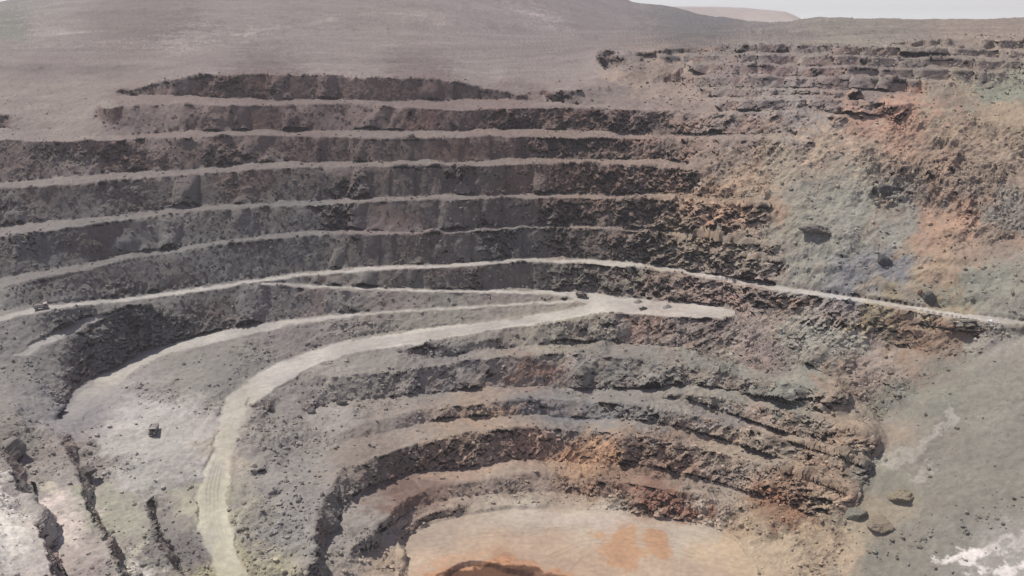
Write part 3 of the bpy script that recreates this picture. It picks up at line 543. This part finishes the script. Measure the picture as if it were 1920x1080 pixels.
# ------------------------------------------------------------------ materials
def nd(t, typ, **kw):
    n = t.nodes.new(typ)
    for k, a in kw.items(): setattr(n, k, a)
    return n
def ground_mat(name, rough_bump=1.0, tracks=False):
    m = bpy.data.materials.new(name); m.use_nodes = True; t = m.node_tree; L = t.links.new
    b = t.nodes['Principled BSDF']; b.inputs['Roughness'].default_value = .95; b.inputs['Specular IOR Level'].default_value = .1
    geo = nd(t, 'ShaderNodeNewGeometry')
    ca = nd(t, 'ShaderNodeAttribute', attribute_name='ground'); ra = nd(t, 'ShaderNodeAttribute', attribute_name='rock'); fa = nd(t, 'ShaderNodeAttribute', attribute_name='face')
    def noise(s, det, rg=.6, vec=None):
        n = nd(t, 'ShaderNodeTexNoise'); n.inputs['Scale'].default_value = s; n.inputs['Detail'].default_value = det; n.inputs['Roughness'].default_value = rg
        L(vec or geo.outputs['Position'], n.inputs['Vector']); return n
    def mr(src, a, bb, c, d):
        n = nd(t, 'ShaderNodeMapRange'); n.inputs[1].default_value = a; n.inputs[2].default_value = bb; n.inputs[3].default_value = c; n.inputs[4].default_value = d
        L(src, n.inputs[0]); return n.outputs[0]
    def mix(f, a, c, mode='MIX'):
        n = nd(t, 'ShaderNodeMix', data_type='RGBA', blend_type=mode)
        for s_, i in ((f, 0), (a, 6), (c, 7)):
            if isinstance(s_, (int, float)): n.inputs[i].default_value = s_
            elif isinstance(s_, tuple): n.inputs[i].default_value = s_ + (1,) if len(s_) == 3 else s_
            else: L(s_, n.inputs[i])
        return n.outputs[2]
    def math_(op, a, c):
        n = nd(t, 'ShaderNodeMath', operation=op)
        for s_, i in ((a, 0), (c, 1)):
            if isinstance(s_, (int, float)): n.inputs[i].default_value = s_
            else: L(s_, n.inputs[i])
        return n.outputs[0]
    n1 = noise(.06, 6); n2 = noise(.45, 8, .7); n3 = noise(1.6, 4, .7)
    c = ca.outputs['Color']
    c = mix(mr(n1.outputs[0], .3, .7, 0, 1), mix(1.0, c, (.86, .84, .84), 'MULTIPLY'), mix(1.0, c, (1.12, 1.10, 1.06), 'MULTIPLY'))
    k2 = mr(n2.outputs[0], .3, .72, .72, 1.25); cc = nd(t, 'ShaderNodeCombineColor'); [L(k2, cc.inputs[i]) for i in range(3)]
    c = mix(.8, c, cc.outputs[0], 'MULTIPLY')
    # pebbles and stones: pale and dark specks
    vo = nd(t, 'ShaderNodeTexVoronoi'); vo.inputs['Scale'].default_value = .8; L(geo.outputs['Position'], vo.inputs['Vector'])
    sep = nd(t, 'ShaderNodeSeparateColor'); L(vo.outputs['Color'], sep.inputs[0])
    sp_ = math_('MULTIPLY', mr(vo.outputs['Distance'], .28, .2, 0, 1), mr(sep.outputs[0], .72, .8, 0, 1))
    patch = mr(noise(.035, 3).outputs[0], .45, .62, .1, 1)
    if not tracks:
        c = mix(math_('MULTIPLY', math_('MULTIPLY', sp_, patch), .55), c, mix(1.0, c, (1.65, 1.62, 1.6), 'MULTIPLY'))
        # rock joints: per block tone
        mp = nd(t, 'ShaderNodeMapping'); L(geo.outputs['Position'], mp.inputs['Vector']); mp.inputs['Rotation'].default_value = (0, R(-32), 0); mp.inputs['Scale'].default_value = (.22, .3, .6)
        vb = nd(t, 'ShaderNodeTexVoronoi'); vb.inputs['Scale'].default_value = 1.0; L(mp.outputs[0], vb.inputs['Vector'])
        sb = nd(t, 'ShaderNodeSeparateColor'); L(vb.outputs['Color'], sb.inputs[0])
        kb = mr(sb.outputs[1], 0, 1, .72, 1.3); cb = nd(t, 'ShaderNodeCombineColor'); [L(kb, cb.inputs[i]) for i in range(3)]
        c = mix(math_('MULTIPLY', ra.outputs['Fac'], .75), c, mix(1.0, c, cb.outputs[0], 'MULTIPLY'))
        ms = nd(t, 'ShaderNodeMapping'); L(geo.outputs['Position'], ms.inputs['Vector']); ms.inputs['Scale'].default_value = (.42, .42, .035)
        ns = noise(1.0, 5, .65, ms.outputs[0]); ks = mr(ns.outputs[0], .3, .7, .72, 1.28); cs = nd(t, 'ShaderNodeCombineColor'); [L(ks, cs.inputs[i]) for i in range(3)]
        c = mix(fa.outputs['Fac'], c, mix(1.0, c, cs.outputs[0], 'MULTIPLY'))
        nb = noise(.028, 4, .6); c = mix(math_('MULTIPLY', fa.outputs['Fac'], mr(nb.outputs[0], .45, .62, 0, .8)), c, mix(1.0, c, (1.14, .93, .86), 'MULTIPLY'))
    L(c, b.inputs['Base Color'])
    h = math_('ADD', math_('MULTIPLY', n2.outputs[0], 1.2), math_('MULTIPLY', n3.outputs[0], .45))
    bp = nd(t, 'ShaderNodeBump'); bp.inputs['Strength'].default_value = .8 * rough_bump
    L(h, bp.inputs['Height']); L(mr(ra.outputs['Fac'], 0, 1, .45, 1.6), bp.inputs['Distance']); L(bp.outputs[0], b.inputs['Normal'])
    return m
M_rock = ground_mat('pit_rock'); M_road = ground_mat('road_dust', .3, True); M_floor = ground_mat('pit_floor_clay', .4, True); M_hill = ground_mat('hill_soil', .8)

# ------------------------------------------------------------------ cut the surface into terrain, haul roads, pit floor, hills
idx = np.arange(NX * NY).reshape(NY, NX)
quads = np.stack([idx[:-1, :-1], idx[1:, :-1], idx[1:, 1:], idx[:-1, 1:]], -1).reshape(-1, 4)
cxq = (GX[:-1, :-1] + GX[1:, 1:]).ravel() / 2; cyq = (GY[:-1, :-1] + GY[1:, 1:]).ravel() / 2
hill_line = np.interp(cxq, [-260, 0, 250, 500, 760, 860, 1060, 1200, 1400, 1480, 1540, 1920, 2180], [110, 98, 82, 66, 58, 47, 54, 57, 55, 50, 40, 40, 44])
ql = np.zeros(len(quads), int)
ql[road[:-1, :-1].ravel()] = 1; ql[floor[:-1, :-1].ravel()] = 2; ql[cyq < hill_line] = 3
def add_mesh(name, V, Q, mat, colr=None, rk_=None, nrm=None, smooth_=True, face=None):
    me = bpy.data.meshes.new(name)
    me.vertices.add(len(V)); me.vertices.foreach_set('co', np.ascontiguousarray(V, dtype=np.float32).ravel())
    k = Q.shape[1]
    me.loops.add(len(Q) * k); me.loops.foreach_set('vertex_index', np.ascontiguousarray(Q, dtype=np.int32).ravel())
    me.polygons.add(len(Q)); me.polygons.foreach_set('loop_start', np.arange(0, len(Q) * k, k, dtype=np.int32))
    me.polygons.foreach_set('use_smooth', np.full(len(Q), smooth_))
    me.update(calc_edges=True)
    if colr is not None:
        a = me.color_attributes.new('ground', 'FLOAT_COLOR', 'POINT'); a.data.foreach_set('color', np.concatenate([colr, np.ones((len(V), 1))], 1).astype(np.float32).ravel())
        a = me.attributes.new('rock', 'FLOAT', 'POINT'); a.data.foreach_set('value', np.asarray(rk_, dtype=np.float32))
    if face is not None: a = me.attributes.new('face', 'FLOAT', 'POINT'); a.data.foreach_set('value', np.asarray(face, dtype=np.float32))
    if nrm is not None: me.normals_split_custom_set_from_vertices(nrm)
    me.materials.append(mat)
    o = bpy.data.objects.new(name, me); col.objects.link(o); return o
# the ground carries on behind the ridge to the horizon
def sub(mask):
    q = quads[mask]; u, inv = np.unique(q, return_inverse=True)
    return u, inv.reshape(-1, 4)
NV = N2.reshape(-1, 3)
for k, (nm, mt) in enumerate((('terrain', M_rock), ('haul_road', M_road), ('pit_floor', M_floor), ('hills', M_hill))):
    u, q = sub(ql == k)
    V = pl[u]
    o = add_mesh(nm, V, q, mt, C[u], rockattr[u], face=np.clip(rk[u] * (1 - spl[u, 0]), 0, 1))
    o.data.normals_split_custom_set_from_vertices(NV[u].tolist())
    tag(o, kind='structure')
top = pl[:NX][::10]
rows = [top] + [np.stack([top[:, 0] * f, top[:, 1] * f, np.full(len(top), zf)], -1) for f, zf in ((1.12, -45.), (1.5, -70.), (2.4, -90.))]
V = np.concatenate(rows); n = len(top); r = len(rows)
ii = np.arange(n * r).reshape(r, n); q = np.stack([ii[:-1, :-1], ii[:-1, 1:], ii[1:, 1:], ii[1:, :-1]], -1).reshape(-1, 4)
tag(add_mesh('ground', V, q, M_hill, np.tile(s2l((146, 138, 132)), (len(V), 1)), np.zeros(len(V))), kind='structure')

def on(x, y, dz=0):
    c_ = int(round((x + 240) / 2400 * (NX - 1))); r_ = int(round((y - rid[c_]) / (1160 - rid[c_]) * (NY - 1)))
    v_ = pl[r_ * NX + c_]; return Vector((float(v_[0]), float(v_[1]), float(v_[2]) + dz))
# ------------------------------------------------------------------ plain materials for the things
def plain(name, rgb, rough=.6, dust=.35, metal=0):
    m = bpy.data.materials.new(name); m.use_nodes = True; t = m.node_tree; b = t.nodes['Principled BSDF']
    tc = nd(t, 'ShaderNodeTexCoord'); n = nd(t, 'ShaderNodeTexNoise'); n.inputs['Scale'].default_value = 1.7; n.inputs['Detail'].default_value = 6
    t.links.new(tc.outputs['Object'], n.inputs['Vector'])
    r_ = nd(t, 'ShaderNodeMapRange'); r_.inputs[1].default_value = .35; r_.inputs[2].default_value = .7; r_.inputs[3].default_value = 0; r_.inputs[4].default_value = dust * 1.6
    t.links.new(n.outputs[0], r_.inputs[0])
    mx = nd(t, 'ShaderNodeMix', data_type='RGBA'); mx.inputs[6].default_value = tuple(s2l(rgb)) + (1,); mx.inputs[7].default_value = tuple(s2l((150, 142, 134)) * .7) + (1,)
    t.links.new(r_.outputs[0], mx.inputs[0]); t.links.new(mx.outputs[2], b.inputs['Base Color'])
    b.inputs['Roughness'].default_value = rough; b.inputs['Metallic'].default_value = metal
    return m
def stone(name, rgb):
    m = plain(name, tuple(np.array(rgb) * (.86 if max(rgb) < 200 else 1)), .95, .25); t = m.node_tree; b = t.nodes['Principled BSDF']
    n = nd(t, 'ShaderNodeTexNoise'); n.inputs['Scale'].default_value = 1.2; n.inputs['Detail'].default_value = 8; bp = nd(t, 'ShaderNodeBump'); bp.inputs['Distance'].default_value = .3
    tc = nd(t, 'ShaderNodeTexCoord'); t.links.new(tc.outputs['Object'], n.inputs['Vector']); t.links.new(n.outputs[0], bp.inputs['Height']); t.links.new(bp.outputs[0], b.inputs['Normal'])
    return m
M_tyre = plain('tyre_rubber', (38, 36, 36), .9, .3); M_dark = plain('dark_frame', (44, 40, 40), .7, .3); M_glass = plain('cab_glass', (24, 28, 32), .12, .05)
M_lamp = plain('lamp_lens', (215, 212, 200), .2, .05); M_rim = plain('rim_steel', (120, 112, 100), .5, .4)

# ------------------------------------------------------------------ mesh helpers for the things
def part(name, bm, mat, parent, bevel=0):
    if bevel: bmesh.ops.bevel(bm, geom=bm.edges[:], offset=bevel, segments=1, affect='EDGES')
    bmesh.ops.recalc_face_normals(bm, faces=bm.faces[:])
    me = bpy.data.meshes.new(name); bm.to_mesh(me); bm.free(); me.materials.append(mat)
    o = bpy.data.objects.new(name, me); col.objects.link(o); o.parent = parent; return o
def prism(bm, prof, y0, y1, axis='y'):
    """side profile (x, z) carried across the width"""
    a = [bm.verts.new((p[0], y0, p[1])) for p in prof]; b_ = [bm.verts.new((p[0], y1, p[1])) for p in prof]; n = len(prof)
    bm.faces.new(a[::-1]); bm.faces.new(b_)
    for i in range(n): bm.faces.new((a[i], a[(i + 1) % n], b_[(i + 1) % n], b_[i]))
def box(bm, x0, x1, y0, y1, z0, z1): prism(bm, [(x0, z0), (x1, z0), (x1, z1), (x0, z1)], y0, y1)
def wheel(parent, x, y, r, wd):
    bm = bmesh.new(); n = 24; prof = [(r * .62, -wd / 2), (r * .93, -wd / 2), (r, -wd * .36), (r, wd * .36), (r * .93, wd / 2), (r * .62, wd / 2)]
    rings = [[bm.verts.new((math.cos(i * 2 * math.pi / n) * q[0], q[1], math.sin(i * 2 * math.pi / n) * q[0])) for q in prof] for i in range(n)]
    for i in range(n):
        for k in range(len(prof)): bm.faces.new((rings[i][k], rings[i][(k + 1) % 6], rings[(i + 1) % n][(k + 1) % 6], rings[(i + 1) % n][k]))
    w_ = part('wheel', bm, M_tyre, parent); w_.location = (x, y, r)
    bm = bmesh.new(); bmesh.ops.create_cone(bm, cap_ends=True, segments=18, radius1=r * .61, radius2=r * .61, depth=wd * .8)
    bmesh.ops.rotate(bm, verts=bm.verts, matrix=Matrix.Rotation(R(90), 3, 'X')); part('rim', bm, M_rim, w_)
    return w_
def haul_truck(label, loc, heading, sc, body, bed, pitch=0):
    t = empty('haul_truck', loc); t.rotation_euler = (0, pitch, heading); t.scale = (sc, sc, sc); tag(t, label, 'truck', 'haul trucks working in the pit')
    Mb = plain('truck_paint', body, .6, .4); Md = plain('dump_bed_steel', bed, .7, .45)
    bm = bmesh.new(); box(bm, -3.6, 3.4, -.75, .75, .75, 1.25); box(bm, 2.4, 3.9, -1.45, 1.45, .55, .95); part('chassis', bm, M_dark, t)
    # open dump bed: floor rising to the tail, side walls, headboard and canopy over the cab
    bm = bmesh.new()
    for y in (-1.75, 1.57): prism(bm, [(-4.4, 2.55), (-3.5, 1.65), (1.1, 1.45), (1.45, 3.3), (-3.9, 3.1)], y, y + .18)
    prism(bm, [(-4.4, 2.5), (-3.5, 1.6), (1.1, 1.4), (1.1, 1.6), (-3.45, 1.8), (-4.4, 2.7)], -1.57, 1.57)
    prism(bm, [(1.1, 1.42), (1.28, 1.42), (1.62, 3.3), (1.44, 3.3)], -1.57, 1.57)
    for x in (-2.6, -1.3, 0): box(bm, x, x + .2, -1.86, -1.75, 1.6, 3.0); box(bm, x, x + .2, 1.75, 1.86, 1.6, 3.0)
    d = part('dump_bed', bm, Md, t)
    bm = bmesh.new(); prism(bm, [(1.42, 3.3), (3.5, 3.5), (3.5, 3.66), (1.42, 3.48)], -1.8, 1.8); part('canopy', bm, Md, d)
    bm = bmesh.new(); co = [(x, y) for x in np.linspace(-3.6, 1.2, 9) for y in np.linspace(-1.56, 1.56, 7)]
    vs = [bm.verts.new((x, y, 2.35 + .95 * max(0, 1 - ((x + 1) / 2.9) ** 2) * max(0, 1 - (y / 1.9) ** 2) + random.uniform(-.1, .1))) for x, y in co]
    for i in range(8):
        for j in range(6): bm.faces.new((vs[i * 7 + j], vs[i * 7 + j + 1], vs[i * 7 + j + 8], vs[i * 7 + j + 7]))
    part('load', bm, stone('ore_load', (150, 140, 132)), d)
    bm = bmesh.new(); prism(bm, [(1.75, 1.3), (3.2, 1.3), (3.2, 2.1), (2.95, 3.15), (1.75, 3.15)], -.1, 1.5); cb = part('cab', bm, Mb, t, .04)
    bm = bmesh.new(); prism(bm, [(3.225, 2.12), (3.24, 2.12), (3.0, 3.05), (2.985, 3.05)], 0, 1.4); part('window', bm, M_glass, cb)
    bm = bmesh.new(); prism(bm, [(1.95, 2.15), (3.05, 2.15), (2.86, 3.0), (1.95, 3.0)], 1.505, 1.52); part('window', bm, M_glass, cb)
    bm = bmesh.new(); box(bm, 2.0, 3.75, -1.45, 1.45, .95, 2.0); h_ = part('hood', bm, Mb, t, .05)
    bm = bmesh.new(); box(bm, 3.76, 3.8, -.7, .7, 1.05, 1.9); part('grille', bm, M_dark, h_)
    for y in (-1.2, 1.2):
        bm = bmesh.new(); bmesh.ops.create_cone(bm, cap_ends=True, segments=12, radius1=.17, radius2=.17, depth=.1); bmesh.ops.rotate(bm, verts=bm.verts, matrix=Matrix.Rotation(R(90), 3, 'Y'))
        bmesh.ops.translate(bm, verts=bm.verts, vec=(3.8, y, 1.35)); part('headlight', bm, M_lamp, t)
    bm = bmesh.new()
    for y in (-1.4, -.15): box(bm, 3.55, 3.61, y, y + .06, 2.0, 2.9)
    box(bm, 3.55, 3.61, -1.4, -.09, 2.84, 2.9); box(bm, 3.55, 3.61, -1.4, -.09, 2.42, 2.47); part('railing', bm, M_dark, t)
    for y in (-1.45, 1.45): wheel(t, 2.5, y, .85, .6)
    for y in (-1.5, -.85, .85, 1.5): wheel(t, -2.2, y, .85, .55)
    return t
def direction(xa, ya, xb, yb):
    a, b_ = on(xa, ya), on(xb, yb); d = b_ - a; return math.atan2(d.y, d.x), -math.atan2(d.z, math.hypot(d.x, d.y))
hd, pt = direction(1060, 552, 1120, 558)
haul_truck('dark haul truck at the bend where two ramps meet above the pale turning pad', on(1091, 558, .05), hd, .68, (58, 44, 44), (66, 54, 52))
hd, pt = direction(40, 587, 120, 574)
haul_truck('grey haul truck with a pale bed on the long upper road at the far left', on(77, 580, .05), hd, .8, (110, 106, 102), (150, 144, 138))
haul_truck('dusty grey haul truck standing alone on the pale dusty ground beside the lower road', on(288, 812, .1), R(-82), .86, (128, 126, 124), (134, 132, 130))

def pickup(label, loc, heading, sc, rgb):
    t = empty('pickup_truck', loc); t.rotation_euler = (0, 0, heading); t.scale = (sc,) * 3; tag(t, label, 'pickup')
    Mb = plain('pickup_paint', rgb, .45, .3)
    bm = bmesh.new(); box(bm, -2.5, -.55, -.85, -.77, .55, 1.05); box(bm, -2.5, -.55, .77, .85, .55, 1.05); box(bm, -2.5, -.55, -.77, .77, .5, .62); box(bm, -2.5, -2.42, -.77, .77, .62, 1.05)
    prism(bm, [(-.55, .5), (2.4, .5), (2.45, .85), (2.3, 1.0), (1.15, 1.1), (-.55, 1.1)], -.86, .86); part('body', bm, Mb, t)
    bm = bmesh.new(); prism(bm, [(-.5, 1.1), (1.15, 1.1), (.55, 1.72), (-.42, 1.72)], -.78, .78); cb = part('cab', bm, Mb, t, .03)
    bm = bmesh.new(); prism(bm, [(1.14, 1.16), (1.17, 1.16), (.6, 1.68), (.57, 1.68)], -.7, .7); part('window', bm, M_glass, cb)
    for y in (-.8, .782): bm = bmesh.new(); prism(bm, [(-.4, 1.16), (.95, 1.16), (.5, 1.64), (-.34, 1.64)], y, y + .018); part('window', bm, M_glass, cb)
    for y in (-.62, .62): bm = bmesh.new(); box(bm, 2.41, 2.47, y - .16, y + .16, .72, .88); part('headlight', bm, M_lamp, t)
    bm = bmesh.new(); box(bm, 2.42, 2.55, -.84, .84, .42, .6); part('bumper', bm, M_dark, t)
    for x in (-1.6, 1.55):
        for y in (-.78, .78): wheel(t, x, y, .4, .26)
pickup('small dark pickup parked on the pale turning pad', on(1205, 581, .05), R(24), .8, (50, 46, 36))

# ------------------------------------------------------------------ boulders and gravel heaps
def ico(sub):
    bm = bmesh.new(); bmesh.ops.create_icosphere(bm, subdivisions=sub, radius=1); v_ = np.array([q.co[:] for q in bm.verts]); f_ = np.array([[q.index for q in f.verts] for f in bm.faces]); bm.free(); return v_, f_
IV, IF = ico(4)
def boulder(label, x, y, wpx, hpx, rgb, seed, cat='boulder', group=None, sink=.25, name='boulder', deep=.8):
    p = on(x, y); m_ = (p.length) / FPX; a, c = wpx * m_ / 2, hpx * m_ / 2
    r_ = np.random.default_rng(seed); n = r_.normal(size=(16, 3)); n /= np.linalg.norm(n, axis=1, keepdims=True); off = r_.uniform(.62, .95, 16)
    d = np.min(np.where(IV @ n.T > .05, off / np.maximum(IV @ n.T, .05), 9), axis=1); d = np.minimum(d, 1.25)
    q = IV * d[:, None]; q = q * (1 + .16 * fbm(q + seed, .6, 4, seed, .65))[:, None] + IV * (.05 * fbm(q + seed * 2, .2, 2, seed + 3))[:, None]
    q = q * np.array([a, a * deep, c]); q[:, 2] += c * (1 - sink * 2)
    o = add_mesh(name, q, IF, stone('boulder_rock', rgb), smooth_=False); o.location = p; tag(o, label, cat, group); return o
G = 'single boulders lying in the pit'
boulder('squared grey boulder alone on the pale edge above the left rubble slope', 583, 775, 14, 14, (118, 110, 106), 5, group=G)
boulder('large blackish green boulder right above the upper road at the right', 1742, 566, 28, 22, (62, 64, 56), 12, group=G)
boulder('small rusty block leaning against the large blackish green boulder', 1724, 556, 9, 10, (130, 92, 72), 15, group=G)
boulder('bright white boulder on the grey debris just below the upper road', 1857, 611, 12, 11, (232, 228, 218), 19, group=G)
boulder('black boulder high on the orange and grey landslide debris', 1664, 362, 34, 26, (58, 54, 54), 23, group=G)
boulder('dark blue-grey boulder beside the bluish patch of landslide debris', 1655, 498, 26, 20, (60, 62, 66), 27, group=G)
boulder('long dark slab lying across the greenish debris above the bluish patch', 1524, 440, 52, 20, (96, 88, 80), 31, group=G, sink=.42)
boulder('yellowish brown rock knob jutting from the smooth grey slope, the highest of three', 1692, 934, 46, 28, (134, 122, 96), 35, cat='rock', name='rock_knob', sink=.4)
boulder('grey-green rock knob at the foot of the smooth grey slope, leftmost of three', 1606, 970, 32, 24, (124, 122, 106), 39, cat='rock', name='rock_knob', sink=.4)
boulder('flat brown rock knob at the foot of the smooth grey slope, lowest of three', 1654, 988, 48, 22, (132, 118, 96), 43, cat='rock', name='rock_knob', sink=.4)
boulder('dark broken rock lump at the edge of the pinkish bench in the left corner', 160, 890, 30, 22, (84, 78, 76), 47, group=G)
boulder('dark wedge of rock at the foot of the face right of the squared grey boulder', 640, 757, 20, 12, (92, 86, 82), 51, group=G)
boulder('small dark boulder on the rim left of the squared grey boulder', 562, 782, 11, 8, (96, 94, 90), 55, group=G)
def heap(label, x, y, wpx, hpx, rgb, seed):
    p = on(x, y); m_ = p.length / FPX; a, c = wpx * m_ / 2, hpx * m_ * .8; n, mm = 40, 14; V = [(0, 0, c)]; Q = []
    for i in range(1, mm + 1):
        for k in range(n):
            th = 2 * math.pi * k / n; f = i / mm; rr_ = a * f * (1 + .12 * math.sin(3 * th + seed) + .06 * math.sin(7 * th + 2 * seed)); z = c * (.5 + .5 * math.cos(math.pi * f)) + random.uniform(-.05, .05) * (1 - f) - (.3 if i == mm else 0)
            V.append((rr_ * math.cos(th), rr_ * math.sin(th) * .8, z))
    F_ = [(0, 1 + k, 1 + (k + 1) % n) for k in range(n)]
    me = bpy.data.meshes.new('gravel_heap'); me.from_pydata(V, [], F_ + [(1 + (i - 1) * n + k, 1 + i * n + k, 1 + i * n + (k + 1) % n, 1 + (i - 1) * n + (k + 1) % n) for i in range(1, mm) for k in range(n)])
    me.materials.append(stone('heap_gravel', rgb)); o = bpy.data.objects.new('gravel_heap', me); col.objects.link(o); o.location = p; tag(o, label, 'gravel heap', 'gravel heaps dumped on the pad')
heap('mauve gravel heap against the back edge of the pad', 1197, 567, 20, 6, (116, 108, 104), 1)
heap('greenish grey gravel heap on the open pad, right of the dark pickup', 1252, 577, 22, 7, (128, 126, 120), 2)

# ------------------------------------------------------------------ loose stones: one mesh, past counting
BV, BF = ico(1)
wgt = np.clip(toe * .9 + outcrop * 1.0 + rk * (.25 + .5 * lump) + .10 * loose, 0, 1.3) * (1 - smooth) * (1 - far) * (1 - .75 * talus)
band = np.exp(-((GY.ravel() - (1062 - (GX.ravel() - 1640) * .42)) / 26) ** 2)
wgt += talus * (.03 * np.clip(fbm(pl, 30, 2, 131) + .1, 0, 1) + .5 * band * np.clip(fbm(pl, 14, 2, 135) + .3, 0, 1))
wgt += .5 * np.exp(-(((GX.ravel() - 545) / 75) ** 2 + ((GY.ravel() - 940) / 130) ** 2)) * (1 - smooth) + .12 * right * (1 - talus) * (1 - smooth)
wgt *= np.linalg.norm(pl, axis=1) ** 1.0 * ((GX.ravel() > -60) & (GX.ravel() < 1980) & (D.ravel() < 640))
pick = rng.choice(len(pl), 24000, replace=False, p=wgt / wgt.sum())
sz = .2 + .95 * rng.random(24000) ** 5 + .25 * rng.random(24000)
n = len(BV); V = np.zeros((24000, n, 3))
ang = rng.random(24000) * 6.283; ca_, sa_ = np.cos(ang), np.sin(ang)
b = BV[None] * rng.uniform(.6, 1.15, (24000, n, 1)) * rng.uniform(.55, 1.2, (24000, 1, 3)) * sz[:, None, None]
V[..., 0] = b[..., 0] * ca_[:, None] - b[..., 1] * sa_[:, None]; V[..., 1] = b[..., 0] * sa_[:, None] + b[..., 1] * ca_[:, None]; V[..., 2] = b[..., 2] * .8
V += pl[pick][:, None, :] + NV[pick][:, None, :] * (sz * .25)[:, None, None]
Fq = (BF[None] + (np.arange(24000) * n)[:, None, None]).reshape(-1, 3)
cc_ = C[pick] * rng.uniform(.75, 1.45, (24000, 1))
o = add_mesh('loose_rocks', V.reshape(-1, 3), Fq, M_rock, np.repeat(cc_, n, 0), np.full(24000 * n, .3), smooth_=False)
tag(o, 'loose broken stones strewn over the debris slopes and bench toes', 'loose rocks', kind='stuff')

# ------------------------------------------------------------------ haze
HAZE = .00012
bm = bmesh.new(); bmesh.ops.create_cube(bm, size=1)
me = bpy.data.meshes.new('haze'); bm.to_mesh(me); bm.free()
hz = bpy.data.objects.new('haze', me); col.objects.link(hz)
allz = V.reshape(-1, 3)[:, 2].min()
zlo = float(pl[:, 2].min()) - 1.0 - 2; zhi = max(float(pl[:, 2].max()), 5) + 6
hz.scale = (16000, 16000, zhi - zlo); hz.location = (0, 3000, (zhi + zlo) / 2)
m = bpy.data.materials.new('haze_air'); m.use_nodes = True; t = m.node_tree; t.nodes.remove(t.nodes['Principled BSDF'])
pv = nd(t, 'ShaderNodeVolumePrincipled'); pv.inputs['Color'].default_value = (.94, .89, .86, 1); pv.inputs['Density'].default_value = HAZE; pv.inputs['Anisotropy'].default_value = .2
t.links.new(pv.outputs[0], t.nodes['Material Output'].inputs['Volume']); me.materials.append(m)
tag(hz, 'thin dusty air over the whole pit', 'haze', kind='stuff')
